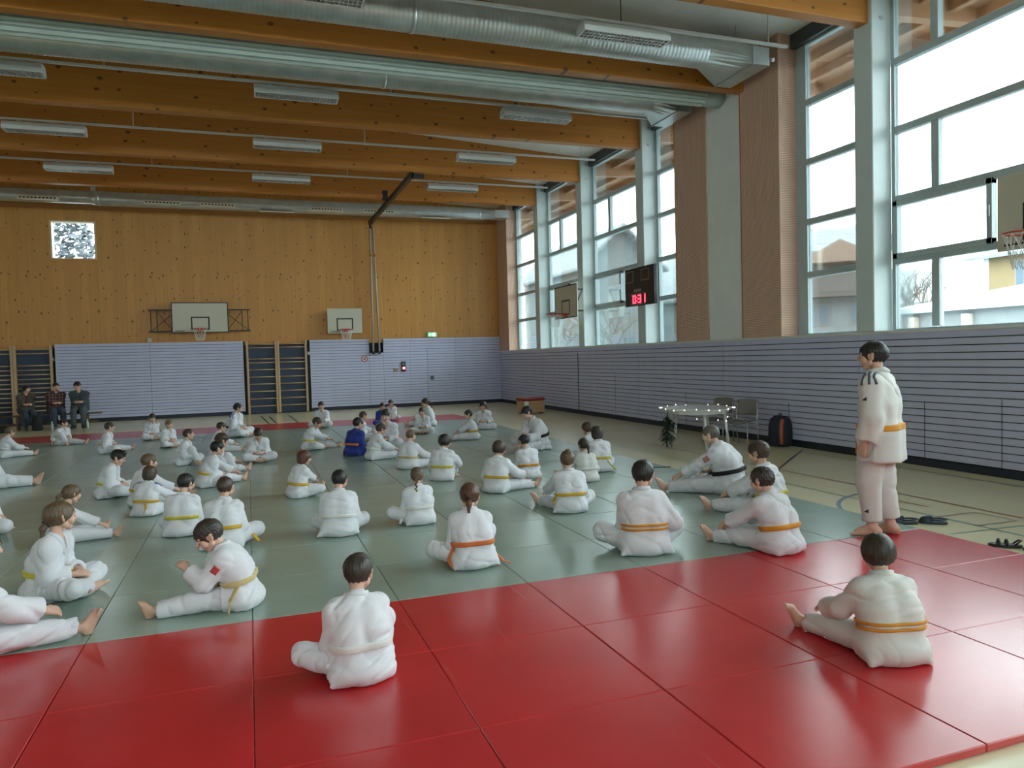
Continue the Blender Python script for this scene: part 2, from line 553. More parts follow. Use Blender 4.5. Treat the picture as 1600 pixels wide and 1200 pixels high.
# --- windows of the right wall
XG = XW + 0.41
wins = [(23.72, 26.5, None, 'narrow-looking window in the far right corner beside the wood panel'),
        (20.24, 23.34, 1.05, 'tall window behind the wall-mounted basketball board'),
        (16.65, 19.86, 1.05, 'tall window beside the black scoreboard'),
        (14.83, 16.27, None, 'tall narrow window between scoreboard column and wood panel'),
        (9.49, 11.26, None, 'tall narrow window between wood panel and nearest grey column'),
        (5.92, 9.11, 0.80, 'large window at the right edge behind the nearest basketball board'),
        (2.35, 5.54, 0.80, 'window nearest to the camera on the right'), (-1.22, 1.97, 0.80, 'window beside the camera'),
        (-4.79, -1.6, 0.80, 'window behind the camera')]
zt = [2.035, 3.15, 4.12, 5.21, 6.28, 7.34]
for k, (a, b, mo, lb) in enumerate(wins):
    w = struct(empty('window_%d' % (k + 1), (XG, (a + b) / 2, 2.035))); w['label'] = lb
    off = tuple(w.location)
    jb = 0.26 if k == 4 else 0.07
    for ya, yb in ((a, a + 0.07), (b - jb, b)):
        MB(off).bbox(XG - 0.03, XG + 0.06, ya, yb, 2.035, 7.34, 0.004).build('jamb', M_frame, w)
    for i, z in enumerate(zt):
        hh = 0.055 if 0 < i < 5 else 0.035
        MB(off).bbox(XG - 0.045, XG + 0.06, a + 0.07, b - jb, z - hh if i else z, z + hh, 0.006).build('transom', M_frame, w)
    rows = []
    for i in range(5):
        mull = mo is not None and ((k in (1, 2) and i in (3,)) or (k >= 5 and i in (0, 2, 4)))
        ys = [a + 0.07, b - jb]
        if mull:
            ym = b - mo
            MB(off).bbox(XG - 0.04, XG + 0.055, ym - 0.065, ym + 0.065, zt[i] + 0.05, zt[i + 1] - 0.05, 0.005).build('mullion', M_frame, w)
            ys = [a + 0.07, ym, b - jb]
        if mo is not None and i == 1:          # opening sash with a heavy frame
            y0 = b - 1.72; y1 = b - 0.06; z0, z1 = zt[1] + 0.03, zt[2] - 0.03
            m = MB(off)
            for bx in ((y0, y1, z0, z0 + 0.085), (y0, y1, z1 - 0.085, z1), (y0, y0 + 0.085, z0, z1), (y1 - 0.085, y1, z0, z1)):
                m.bbox(XG - 0.075, XG + 0.03, *bx, 0.006)
            sash = m.build('sash', M_frame, w)
            MB(off).bbox(XG - 0.10, XG - 0.075, y0 + 0.02, y0 + 0.05, (z0 + z1) / 2 - 0.08, (z0 + z1) / 2 + 0.08, 0.004).build('handle', M_steel, sash)
            ys = [a + 0.07, y0, b - jb]
        for p, q in zip(ys[:-1], ys[1:]):
            MB(off).box(XG + 0.005, XG + 0.017, p, q, zt[i] + 0.02, zt[i + 1] - 0.02).build('pane', M_glass, w)
    portal(a + 0.05, b - 0.05, 2.05, 7.3, XG - 0.11)
hd = struct(MB().box(XG - 0.14, XG + 0.12, YB, YF, 7.345, 7.70).build('trim_2', plain('window_head_dark', (0.06, 0.07, 0.075), 0.5)))
hd['label'] = 'dark rail above the windows'
# wall strip closing the window plane outside solid stretch
wo = struct(MB().box(XW + 0.5, XW + 0.6, 11.26, 14.83, 2.0, 7.7).box(XW + 0.5, XW + 0.6, 26.5, 28.0, 0, 7.7).box(XW + 0.3, XW + 0.5, YB, -4.79, 2.0, 7.7).build('wall_right_outer', M_white))

# --- beams, ceiling
for yc, t in ((23.53, 'beam nearest the far wall'), (20.05, 'second beam from the far wall'), (16.48, 'third beam from the far wall'), (12.39, 'beam beside the rolled curtain'),
              (9.30, 'beam at the top right corner of the picture'), (5.73, 'beam above the camera'), (2.16, 'beam above the camera side'), (-1.41, 'beam behind the camera'), (-4.98, 'rearmost beam')):
    m = MB()
    y0, y1 = yc - 0.115, yc + 0.115
    xs = np.linspace(XL, XW + 0.05, 2)
    pts = []
    for x in xs:
        pts += [(x, y0 + 0.012, 6.905), (x, y1 - 0.012, 6.905), (x, y1, 6.917), (x, y1, roof(x) + 0.05), (x, y0, roof(x) + 0.05), (x, y0, 6.917)]
    m.poly(pts, [(0, 1, 2, 3, 4, 5), (11, 10, 9, 8, 7, 6)] + [(i, (i + 1) % 6, 6 + (i + 1) % 6, 6 + i) for i in range(6)])
    b = struct(m.build('ceiling_beam', M_beam)); b['label'] = 'orange glue-laminated timber roof ' + t
m = MB()
pts = []
for x in (XL - 0.3, XW + 0.52):
    for y in (YB - 0.3, YF + 0.4): pts += [(x, y, roof(x)), (x, y, roof(x) + 0.12)]
m.poly(pts, [(0, 2, 6, 4), (1, 5, 7, 3), (0, 1, 3, 2), (4, 6, 7, 5), (0, 4, 5, 1), (2, 3, 7, 6)])
ce = struct(m.build('ceiling', M_deck)); ce['label'] = 'pale roof deck between the timber beams'

# --- far wall with wood panels, window hole and cladding
wall_far = struct(MB().box(XL, -5.92, YF + 0.06, YF + 0.3, 0, 9.2).box(-4.58, XW + 0.6, YF + 0.06, YF + 0.3, 0, 9.2)
                  .box(-5.92, -4.58, YF + 0.06, YF + 0.3, 0, 5.38).box(-5.92, -4.58, YF + 0.06, YF + 0.3, 6.64, 9.2).build('wall_far', M_dark))
wall_far['label'] = 'far end wall with knotty pine panels above blue-grey boards'
ex = [XL, -10.5, -8.2, -5.92, -4.58, -2.5, -0.4, 1.7, 3.8, 5.9, 6.86, 8.2, XW + 0.02]
for a, b in zip(ex[:-1], ex[1:]):
    for z0, z1 in (((2.45, 5.38), (6.64, 7.02)) if a == -5.92 else ((2.45, 7.02),)):
        MB((a, YF, 0)).bbox(a + 0.0015, b - 0.0015, YF, YF + 0.06, z0, z1, 0.002).build('wood_panel', M_wallwood, wall_far, (a, YF, 0))
MB().bbox(XL, XW, YF - 0.06, YF + 0.05, 7.02, 7.22, 0.01).build('wood_rail', M_trimwood, wall_far)
MB().box(XL, XW + 0.02, YF, YF + 0.06, 7.2, 9.1).build('wood_panel', M_wallwood, wall_far)
wf = struct(empty('window_10', (-5.25, YF + 0.2, 5.38))); wf['label'] = 'small square window high in the far wood wall'
off = tuple(wf.location)
MB(off).box(-5.92, -5.86, YF + 0.005, YF + 0.32, 5.38, 6.64).box(-4.64, -4.58, YF + 0.005, YF + 0.32, 5.38, 6.64).box(-5.86, -4.64, YF + 0.005, YF + 0.32, 5.38, 5.42).box(-5.86, -4.64, YF + 0.005, YF + 0.32, 6.60, 6.64).build('reveal', M_palewood, wf)
MB(off).box(-5.86, -4.64, YF + 0.25, YF + 0.262, 5.42, 6.60).build('pane', M_glass, wf)
# padding behind the wall bars
for a, b in ((XL, -5.95), (-0.16, 2.12)):
    MB().bbox(a, b, YF - 0.05, YF - 0.002, 0.02, 2.44, 0.01).build('padding', M_pad, wall_far)
MB().box(-5.96, -5.90, YF - 0.09, YF, 0.0, 2.5).box(-0.17, -0.10, YF - 0.09, YF, 0.0, 2.58).box(2.04, 2.14, YF - 0.09, YF, 0.0, 2.58).build('dark_joint', M_dark, wall_far)


def clad_far(x0, x1, z0, z1, y, pitch=0.1045, gap=0.012):
    n = max(1, round((z1 - z0) / pitch)); p = (z1 - z0) / n
    for i in range(n):
        link_mesh('cladding_board', plank(x1 - x0 - 0.008, p - gap, 0.03, 0), None, wall_far, (x0 + 0.004, y + 0.03, z0 + i * p + gap))


MB().box(-5.86, -0.17, YF - 0.13, YF - 0.005, 0.0, 2.585).box(2.15, 4.26, YF - 0.07, YF - 0.005, 0.0, 2.585).box(4.78, XW + 0.02, YF - 0.07, YF - 0.005, 0.0, 2.585).box(4.26, 4.78, YF - 0.07, YF - 0.005, 0.0, 2.05).build('cladding_backing', M_dark, wall_far)
for a, b in ((-5.88, -3.11), (-3.11, -0.18)):
    clad_far(a, b, 0.12, 2.59, YF - 0.16)
for a, b in ((2.14, 4.26), (4.78, 5.79), (5.79, 7.57), (7.57, XW)):
    clad_far(a, b, 0.12, 2.59, YF - 0.10)
clad_far(4.26, 4.78, 0.12, 2.07, YF - 0.10)
MB().box(6.455, 6.463, YF - 0.103, YF - 0.09, 0.12, 2.2).build('hatch_joint', M_dark, wall_far)
for x0, x1, y in ((-5.86, -0.17, YF - 0.15), (2.15, XW, YF - 0.085)):
    MB().box(x0, x1, y, y + 0.1, 0, 0.112).build('skirting', M_base, wall_far)
MB().bbox(-5.90, -5.86, YF - 0.17, YF - 0.10, 0.12, 2.60, 0.004).bbox(-0.19, -0.15, YF - 0.17, YF - 0.10, 0.12, 2.60, 0.004).bbox(2.12, 2.15, YF - 0.11, YF - 0.05, 0.12, 2.6, 0.004).build('edge_strip', plain('pale_edge', (0.5, 0.53, 0.58), 0.4), wall_far)
wl = struct(MB().box(XL - 0.25, XL, YB - 0.3, YF + 0.3, 0, 9.2).build('wall_left', M_white)); wl['label'] = 'left side wall'
wb = struct(MB().box(XL - 0.25, XW + 0.55, YB - 0.25, YB, 0, 5.2).box(XL - 0.25, XW + 0.55, YB - 0.25, YB, 6.9, 9.2).build('wall_back', M_white)); wb['label'] = 'wall behind the camera'
# glazed band added high in the unseen gable as fill light on people's backs
wg = struct(empty('window_11', (-1.5, YB, 5.2))); wg['label'] = 'added band of fill-light windows high in the unseen wall behind the camera'
off = tuple(wg.location)
xe = np.linspace(XL, XW + 0.5, 9)
for x in xe: MB(off).box(x - 0.06, x + 0.06, YB - 0.2, YB, 5.2, 6.9).build('mullion', M_frame, wg)
for a, b in zip(xe[:-1], xe[1:]):
    MB(off).box(a + 0.06, b - 0.06, YB - 0.11, YB - 0.098, 5.2, 6.9).build('pane', M_glass, wg)
po = portal(0, 1, 5.25, 6.85, 0)
po.location = ((XL + XW + 0.4) / 2, YB + 0.03, 6.05); po.rotation_euler = (math.radians(-90), 0, 0)
po.data.size, po.data.size_y = XW + 0.4 - XL, 1.65

# --- eaves outside the windows
m = MB()
pts = []
for x, z in ((9.93, 7.58), (12.15, 7.42)):
    for y in (YB, 34): pts += [(x, y, z), (x, y, z + 0.10)]
m.poly(pts, [(0, 2, 6, 4), (1, 5, 7, 3), (0, 1, 3, 2), (4, 6, 7, 5), (0, 4, 5, 1), (2, 3, 7, 6)])
ev = struct(m.build('eaves', M_eave)); ev['label'] = 'timber roof overhang seen through the top panes'
for yc in [27.1] + cols + [12.87]:
    MB().poly([(9.93, yc - .1, 7.1), (9.93, yc + .1, 7.1), (12.0, yc + .1, 7.22), (12.0, yc - .1, 7.22), (9.93, yc - .1, 7.57), (9.93, yc + .1, 7.57), (12.0, yc + .1, 7.43), (12.0, yc - .1, 7.43)],
              [(0, 1, 2, 3), (4, 7, 6, 5), (0, 3, 7, 4), (1, 5, 6, 2), (3, 2, 6, 7), (0, 4, 5, 1)]).build('rafter_tail', M_eave, ev)
for x, z in ((10.55, 7.35), (11.2, 7.31), (11.85, 7.27)):
    MB().box(x - 0.06, x + 0.06, YB, 34, z, z + 0.17).build('purlin', M_eave, ev)
MB().box(12.1, 12.16, YB, 34, 7.30, 7.56).build('fascia', plain('pale_fascia', (0.6, 0.55, 0.45), 0.6), ev)
# ================================================================== judo mats
ORD = ['nearest', 'second', 'third', 'fourth', 'fifth', 'sixth', 'seventh', 'eighth', 'ninth', 'tenth', 'eleventh', 'twelfth', 'thirteenth', 'fourteenth', 'fifteenth', 'sixteenth']
MW, MT = 1.0075, 0.04
mesh_mats = {}
for nm, mm in (('g', M_green), ('r', M_red)):
    me = MB().bbox(0.0015, MW - 0.0015, 0.0015, 0.9985, 0, MT, 0.005).mesh('judo_mat'); me.materials.append(mm); mesh_mats[nm] = me
mat_rng = random.Random(3)
for j in range(-3, 17):
    y0 = 5.29 + j
    for k in range(-9, 6):
        x0 = -0.04 + MW * k
        c = project((x0 + 0.5, y0 + 0.5, 0.04))
        seen = False
        for (dx, dy) in ((0, 0), (1, 0), (0, 1), (1, 1), (.5, .5)):
            q = project((x0 + dx, y0 + dy, .04))
            if q[2] > 0.3 and -330 < q[0] < 1900 and q[1] < 1500: seen = True
        if not seen: continue
        red = j < 0 or j >= 15
        me_ = mesh_mats['r' if red else 'g'].copy()
        tx, ty, tz = mat_rng.uniform(-0.001, 0.001), mat_rng.uniform(-0.001, 0.001), mat_rng.uniform(-0.0006, 0.0006)
        for v_ in me_.vertices:
            if v_.co.z > 0.02: v_.co.z += tz + tx * (v_.co.x - 0.5) + ty * (v_.co.y - 0.5)
        o = link_mesh('judo_mat', me_)
        o.location = (x0, y0, 0.0015)
        col = ORD[5 - k] if k < 5 else 'first'
        col = col.replace('nearest', 'first')
        if j < 0:
            lb = 'red judo mat, %s from right in the %s row of the front red strip' % (col, ['', 'rear', 'middle', 'nearest'][-j])
            gp = 'red mats of the front strip'
        elif j >= 15:
            lb = 'red judo mat, %s from right in the %s row of the far red strip' % (col, 'front' if j == 15 else 'back')
            gp = 'red mats of the far strip'
        else:
            lb = 'grey-green judo mat, %s from right, %s row behind the front red strip' % (col, ORD[j].replace('nearest', 'first'))
            gp = 'grey-green mats of the main field'
        tag(o, lb, 'mat', gp)


# ================================================================== ventilation ducts
def ribbed(m, y, z, r, x0, x1, pitch=0.075, n=28, amp=0.006):
    xs = np.arange(x0, x1, pitch / 3); pts = []; rr = []
    for i, x in enumerate(xs):
        pts.append((x, y, z)); rr.append(r + (amp if i % 3 == 0 else 0))
    m.tube(pts, rr, n)


def loft(m, secs, smooth=True):
    n = len(secs[0]); pts = [p for s in secs for p in s]
    fs = []
    for i in range(len(secs) - 1):
        for k in range(n):
            k2 = (k + 1) % n
            fs.append((i * n + k, i * n + k2, (i + 1) * n + k2, (i + 1) * n + k))
    m.poly(pts, fs, smooth)


def circ_to_rect(m, y, z, r, x0, x1, ry0, ry1, rz0, rz1, n=28):
    A, B = [], []
    for k in range(n):
        a = 2 * PI * (k + 0.5) / n; c, s = math.cos(a), math.sin(a)
        A.append((x0, y + r * c, z + r * s))
        q = max(abs(c), abs(s)); u, v = c / q, s / q
        B.append((x1, (ry0 + ry1) / 2 + u * (ry1 - ry0) / 2, (rz0 + rz1) / 2 + v * (rz1 - rz0) / 2))
    loft(m, [A, B], False)


def big_duct(y, z, r, xe, rect, label, xb):
    t = thing('ventilation_duct', label, 'duct', (0, y, z), 0, 'round metal ducts under the roof')
    off = tuple(t.location)
    m = MB(off); ribbed(m, y, z, r, XL + 0.02, xe); m.build('pipe', M_duct, t)
    m = MB(off)
    for x in (-4.5, 2.6): m.tube([(x - 0.03, y, z), (x + 0.03, y, z)], r + 0.012, 28)
    m.build('pipe_joint', M_steel, t)
    m = MB(off); circ_to_rect(m, y, z, r, xe - 0.02, xb, *rect); m.build('transition', M_duct, t)
    MB(off).box(xb, xb + 0.36, rect[0], rect[1], rect[2], rect[3]).build('end_box', M_duct, t)
    MB(off).box(xb - 0.01, xb + 0.012, rect[0] - 0.02, rect[1] + 0.02, rect[2] - 0.02, rect[3] + 0.02).build('flange', M_steel, t)
    for x in (-6, -1.5, 2.6, 6.2, xb - 0.15):
        MB(off).tube([(x, y - 0.12, z + r * 0.6), (x, y - 0.12, roof(x))], 0.008, 6).build('hanger', M_black if x == 6.2 else M_steel, t)
    return t


ta = big_duct(11.45, 7.16, 0.27, 7.9, (11.05, 12.20, 6.90, 7.22), 'ribbed silver ventilation duct ending at the nearest wood panel', 8.68)
MB(tuple(ta.location)).tube([(9.08, 11.1, 7.02), (9.16, 11.08, 7.03)], 0.035, 8).build('sensor', M_fix, ta)
big_duct(14.02, 7.20, 0.27, 8.3, (13.70, 14.75, 6.92, 7.2), 'ribbed silver ventilation duct partly hidden behind the rolled curtain', 8.8)

t = thing('ventilation_duct', 'smooth silver duct with slotted outlets running above the far wood wall', 'duct', (0, 26.4, 7.15), 0, 'round metal ducts under the roof')
off = tuple(t.location)
m = MB(off); ribbed(m, 26.4, 7.15, 0.20, XL + 0.02, -4.35, amp=0.003); ribbed(m, 26.4, 7.13, 0.225, -4.25, 8.35, amp=0.003); m.build('pipe', M_duct, t)
m = MB(off); m.tube([(-4.45, 26.4, 7.15), (-4.2, 26.4, 7.13)], [0.205, 0.232], 24); m.build('reducer', M_duct, t)
MB(off).box(-4.45, -4.32, 26.33, 26.45, 7.3, 7.95).build('bracket', M_fix, t)
m = MB(off); circ_to_rect(m, 26.4, 7.13, 0.225, 8.33, 8.85, 26.1, 26.7, 6.98, 7.26, 24); m.build('transition', M_duct, t)
MB(off).box(8.85, XW + 0.0, 26.1, 26.7, 6.98, 7.26).build('end_box', M_duct, t)
for i, x in enumerate((-5.85, -2.4, -0.75, 2.75, 4.55)):
    v = MB(off).bbox(x - 0.55 + 0, x + 0.55, 26.13, 26.24, 6.98, 7.09, 0.004).build('air_outlet', plain('outlet_cream', (0.80, 0.77, 0.64), 0.5), t)
    for k in range(10):
        MB(off).box(x - 0.46 + k * 0.102 - 0.025, x - 0.46 + k * 0.102 + 0.025, 26.122, 26.135, 7.015, 7.055).build('slot', M_dark, v)
for x in (1.1, 6.6):
    MB(off).bbox(x - 0.55, x + 0.55, 26.2, 26.3, 6.885, 6.915, 0.004).build('air_outlet', plain('outlet_cream', (0.80, 0.77, 0.64), 0.5), t)

# rolled-up divider curtain below the beam
t = thing('divider_curtain', 'rolled-up pale grey-green divider curtain hanging along the beam under the roof', 'curtain', (0, 13.05, 6.9))
off = tuple(t.location)
prof = []
N = 60
for k in range(N):
    a = 2 * PI * k / N
    ry, rz = 0.25, 0.21
    rib = 0.02 * math.cos(PI * (k % 4) / 2) if PI * 0.7 < a < PI * 1.5 else 0.0
    prof.append((13.05 + (ry + rib) * math.cos(a), 7.03 + (rz + rib) * math.sin(a)))
MB(off).extrude(prof, 0, XL + 0.02, 8.95, False).build('roll', M_curtain, t)
prof2 = [(13.05 + 0.235 * math.cos(2 * PI * k / 28), 7.03 + 0.2 * math.sin(2 * PI * k / 28)) for k in range(28)]
MB(off).extrude(prof2, 0, 8.95, 9.38, True).build('roll_end', plain('curtain_end', (0.36, 0.42, 0.40), 0.6), t)
MB(off).box(XL, 9.38, 13.0, 13.1, 7.22, 7.34).build('carrier', M_steel, t)


# ================================================================== ceiling lamps on rails
def lamp_proto():
    r = empty('ceiling_lamp')
    MB().poly([(0, -0.16, 0.0), (1.55, -0.16, 0.0), (1.55, -0.16, 0.07), (0, -0.16, 0.07), (0, -0.10, 0.16), (1.55, -0.10, 0.16), (0, 0.16, 0.0), (1.55, 0.16, 0.0), (0, 0.16, 0.07), (1.55, 0.16, 0.07), (0, 0.10, 0.16), (1.55, 0.10, 0.16)],
              [(0, 1, 2, 3), (3, 2, 5, 4), (6, 8, 9, 7), (8, 10, 11, 9), (4, 5, 11, 10), (0, 3, 4, 10, 8, 6), (1, 7, 9, 11, 5, 2)]).box(0, 1.55, -0.16, -0.135, -0.012, 0.0).box(0, 1.55, 0.135, 0.16, -0.012, 0.0).box(0, 0.03, -0.135, 0.135, -0.012, 0.0).box(1.52, 1.55, -0.135, 0.135, -0.012, 0.0).build('housing', M_fix, r)
    MB().box(0.03, 1.52, -0.135, 0.135, 0.045, 0.05).build('reflector', plain('lamp_reflector', (0.75, 0.77, 0.76), 0.15, metal=0.6), r)
    m = MB()
    for k in range(1, 24): m.box(0.03 + k * 0.062 - 0.004, 0.03 + k * 0.062 + 0.004, -0.135, 0.135, -0.01, 0.045)
    for y in (-0.05, 0.05): m.box(0.03, 1.52, y - 0.006, y + 0.006, -0.01, 0.045)
    m.build('louvre', plain('lamp_louvre', (0.70, 0.72, 0.71), 0.25, metal=0.4), r)
    m = MB()
    for y in (-0.09, 0.09): m.tube([(0.05, y, 0.028), (1.50, y, 0.028)], 0.013, 8)
    m.build('fluorescent_tube', plain('tube_glass', (0.8, 0.8, 0.78), 0.2), r)
    MB().box(0.25, 0.33, -0.03, 0.03, 0.16, 0.215).box(1.2, 1.28, -0.03, 0.03, 0.16, 0.215).build('clip', M_steel, r)
    return r


def copy_tree(o, parent=None):
    c = o.copy(); COL.objects.link(c); c.parent = parent
    for ch in list(o.children): copy_tree(ch, c)
    return c


lp = lamp_proto(); first = True
rows = [(10.72, 'lowest over the nearest duct', (0.2, 5.14)), (14.85, 'in the row just behind the rolled curtain', (-4.68, 0.3, 5.25)),
        (18.38, 'in the middle row between beams', (-4.68, 0.3, 5.25)), (21.75, 'in the row nearest the far wall', (-4.68, 0.3, 5.25))]
for y, rl, xs in rows:
    for x in xs:
        o = lp if first else copy_tree(lp); first = False
        o.location = (x, y, 6.88)
        w = {-4.68: 'left', 0.2: 'left', 0.3: 'middle'}.get(x, 'right')
        tag(o, 'white louvred ceiling lamp, %s one %s' % (w, rl), 'lamp', 'louvred ceiling lamps')
    t = thing('lamp_rail', 'thin white rail carrying the lamps ' + rl, 'rail', (0, y, 7.1), 0, 'rails of the ceiling lamps')
    off = tuple(t.location)
    MB(off).box(XL, 9.15, y - 0.03, y + 0.03, 7.095, 7.135).build('track', M_fix, t)
    for x in (-6, -2.2, 2.9, 8.75):
        MB(off).tube([(x, y, 7.13), (x, y, roof(x))], 0.01, 6).build('hanger', M_fix, t)

# black swing rail and climbing poles
t = thing('swing_rail', 'black steel rail under the beams leading to the far climbing poles', 'rail', (4.40, 23.5, 6.8))
off = tuple(t.location)
MB(off).bbox(4.34, 4.46, 20.0, 27.35, 6.76, 6.90, 0.006).build('rail', M_black, t)
MB(off).box(4.40, 4.75, 20.0, 20.12, 6.76, 6.865).box(4.20, 4.36, 23.4, 23.6, 6.86, 7.15).build('bracket', M_black, t)
MB(off).box(4.36, 4.44, 27.2, 27.29, 6.62, 6.74).build('end_hook', M_black, t)
for i, (xt, xb, lb) in enumerate(((4.40, 4.40, 'pale climbing pole, left one of the pair on the far wall'), (4.52, 4.63, 'pale climbing pole, right one of the pair on the far wall'))):
    t = thing('climbing_pole', lb, 'pole', (xb, 27.45, 2.1), 0, 'climbing poles on the far wall')
    off = tuple(t.location)
    MB(off).tube([(xt, 27.4, 6.70), (xb, 27.52, 2.06)], 0.035, 10).build('pole_tube', plain('pole_paint', (0.42, 0.40, 0.36), 0.4), t)
    MB(off).tube([(xt + (xb - xt) * .21, 27.425, 5.72), (xt + (xb - xt) * .23, 27.43, 5.62)], 0.039, 10).build('collar', M_trimwood, t)
    MB(off).box(xb - 0.04, xb + 0.04, 27.47, 27.57, 2.02, 2.12).build('foot_clamp', M_black, t)


# ================================================================== wall bars
def wall_bars(x0, x1, zs, label):
    t = thing('wall_bars', label, 'wall bars', (x0, YF - 0.12, 0), 0, 'wooden wall bars on the far wall')
    off = tuple(t.location)
    for x in (x0, x1):
        MB(off).bbox(x - 0.035, x + 0.035, YF - 0.20, YF - 0.055, 0.02, 2.58, 0.006).build('upright', M_bars, t)
    for z in zs:
        MB(off).tube([(x0, YF - 0.15, z), (x1, YF - 0.15, z)], 0.019, 8).build('rung', M_bars, t)
    return t


zl = [2.44, 2.31] + [1.92 - 0.146 * i for i in range(12)]
wall_bars(-8.15, -7.12, zl, 'wooden wall bars at the left picture edge')
wall_bars(-7.04, -6.02, zl, 'wooden wall bars behind the seated woman in the taupe coat')
zr = [2.47, 2.35, 1.95, 1.82, 1.57, 1.31, 1.06, 0.80, 0.54, 0.28]
wall_bars(-0.02, 0.94, zr, 'left section of the wooden wall bars between the two board walls')
wall_bars(1.02, 1.97, zr, 'right section of the wooden wall bars between the two board walls')

# ================================================================== basketball boards
M_board = plain('board_cream', (0.56, 0.54, 0.44), 0.5, var=0.02)
M_rim = plain('rim_red', (0.55, 0.05, 0.03), 0.4)
M_net = plain('net_white', (0.75, 0.74, 0.70), 0.8)


def hoop(name, label, loc, rz, w, h, border, side_frame=None, rim=None, backing='wall', depth=0.3):
    """local frame: board faces -Y, centre bottom at origin"""
    t = thing(name, label, 'basketball hoop', loc, rz, 'basketball hoops')
    bd = MB().bbox(-w / 2, w / 2, 0, 0.03, 0, h, 0.004).build('backboard', M_board, t)
    if border:
        b = 0.03
        MB().box(-w / 2, w / 2, -0.004, -0.0005, 0, b).box(-w / 2, w / 2, -0.004, -0.0005, h - b, h).box(-w / 2, -w / 2 + b, -0.004, -0.0005, b, h - b).box(w / 2 - b, w / 2, -0.004, -0.0005, b, h - b).build('border', M_blackprint, bd)
    iw, ih, iz, b = 0.59, 0.45, 0.10, 0.045
    MB().box(-iw / 2, iw / 2, -0.004, -0.0005, iz + ih - b, iz + ih).box(-iw / 2, -iw / 2 + b, -0.004, -0.0005, iz, iz + ih - b).box(iw / 2 - b, iw / 2, -0.004, -0.0005, iz, iz + ih - b).box(-iw / 2 + b, iw / 2 - b, -0.004, -0.0005, iz, iz + 0.03).build('target_frame', M_blackprint, bd)
    m = MB()
    for k in range(7): m.box(-w / 2 + 0.09 + k * 0.045, -w / 2 + 0.125 + k * 0.045, -0.004, -0.0005, 0.055, 0.08)
    m.build('print', M_blackprint, bd)
    zr = 0.13
    m = MB(); m.tube([(0.225 * math.cos(a), -0.375 + 0.225 * math.sin(a), zr) for a in [2 * PI * k / 24 for k in range(25)]], 0.011, 8, caps=False)
    m.box(-0.06, 0.06, -0.17, 0.0, zr - 0.05, zr + 0.012).poly([(-0.1, -0.02, zr - 0.09), (0.1, -0.02, zr - 0.09), (0.1, -0.001, zr + 0.02), (-0.1, -0.001, zr + 0.02), (-0.1, -0.001, zr - 0.09), (0.1, -0.001, zr - 0.09)], [(0, 1, 2, 3), (0, 3, 4), (1, 5, 2), (0, 4, 5, 1)])
    rm = m.build('rim', M_rim, t)
    m = MB()
    for k in range(12):
        for sgn in (1, -1):
            pth = []
            for i in range(6):
                f = i / 5; rr = 0.222 - 0.10 * f ** 0.8; a = 2 * PI * (k + sgn * f * 1.5) / 12
                pth.append((rr * math.cos(a), -0.375 + rr * math.sin(a), zr - 0.01 - 0.40 * f))
            m.tube(pth, 0.0045, 4, caps=False)
    m.build('net', M_net, t)
    # bracket to the wall behind
    m = MB()
    for sx in (-1, 1):
        for z in (0.2, h - 0.15): m.bar((sx * w * 0.3, 0.03, z), (sx * w * 0.3, depth, z), 0.045)
        m.bar((sx * w * 0.3, 0.04, 0.2), (sx * w * 0.3, depth - 0.01, h - 0.15), 0.03)
    m.bar((-w * 0.3, 0.05, h - 0.15), (w * 0.3, 0.05, h - 0.15), 0.04); m.bar((-w * 0.3, 0.05, 0.2), (w * 0.3, 0.05, 0.2), 0.04)
    m.build('bracket', M_black, t)
    if side_frame:
        e = side_frame
        for sx in (-1, 1):
            m = MB()
            x0, x1 = sx * w / 2, sx * e
            for z in (0.06, h * 0.76): m.bar((x0 * 0.6, 0.10, z), (x1, 0.10, z), 0.045)
            for x in (sx * (e - 0.08), sx * (e - 0.27)): m.bar((x, 0.10, 0.06), (x, 0.10, h * 0.76), 0.03)
            m.bar((x0, 0.10, 0.12), (sx * (e - 0.27), 0.10, h * 0.72), 0.02); m.bar((x0, 0.10, h * 0.6), (sx * (e - 0.08), 0.10, 0.08), 0.02)
            m.build('side_frame', M_black, t)
    return t


hoop('basketball_hoop', 'large basketball board with black border and side frames on the far wood wall', (-1.49, 27.38, 2.90), 0, 1.80, 1.04, True, 1.62, depth=0.31)
hoop('basketball_hoop', 'small plain basketball board beside the climbing poles on the far wall', (3.38, 27.40, 2.81), 0, 1.24, 0.90, False, depth=0.29)
hoop('basketball_hoop', 'basketball board mounted on the window column left of the scoreboard', (9.06, 20.36, 2.90), -PI / 2, 1.62, 0.98, True, depth=0.34)
hoop('basketball_hoop', 'nearest basketball board, cut off by the right picture edge', (8.85, 6.02, 2.93), -PI / 2, 1.24, 0.92, False, depth=0.55)
# bracket frame beside the column hoop
# ================================================================== scoreboard
t = thing('scoreboard', 'black scoreboard with red glowing digits on the window column', 'scoreboard', (9.32, 16.36, 2.99))
off = tuple(t.location)
MB(off).bbox(9.30, 9.40, 15.64, 17.08, 2.99, 3.95, 0.01).build('case', plain('scoreboard_black', (0.015, 0.018, 0.022), 0.4), t)
for yc in (16.83, 16.06):
    m = MB(off); a, b, z0, z1 = yc - 0.19, yc + 0.19, 3.60, 3.88
    for bx in ((a, b, z0, z0 + 0.012), (a, b, z1 - 0.012, z1), (a, a + 0.012, z0, z1), (b - 0.012, b, z0, z1)): m.box(9.294, 9.301, *bx)
    m.build('outline', plain('outline_grey', (0.35, 0.36, 0.36), 0.5), t)
MB(off).bbox(9.293, 9.301, 16.26, 16.62, 3.335, 3.41, 0.003).build('name_plate', plain('plate_grey', (0.25, 0.26, 0.27), 0.4), t)
m = MB(off)
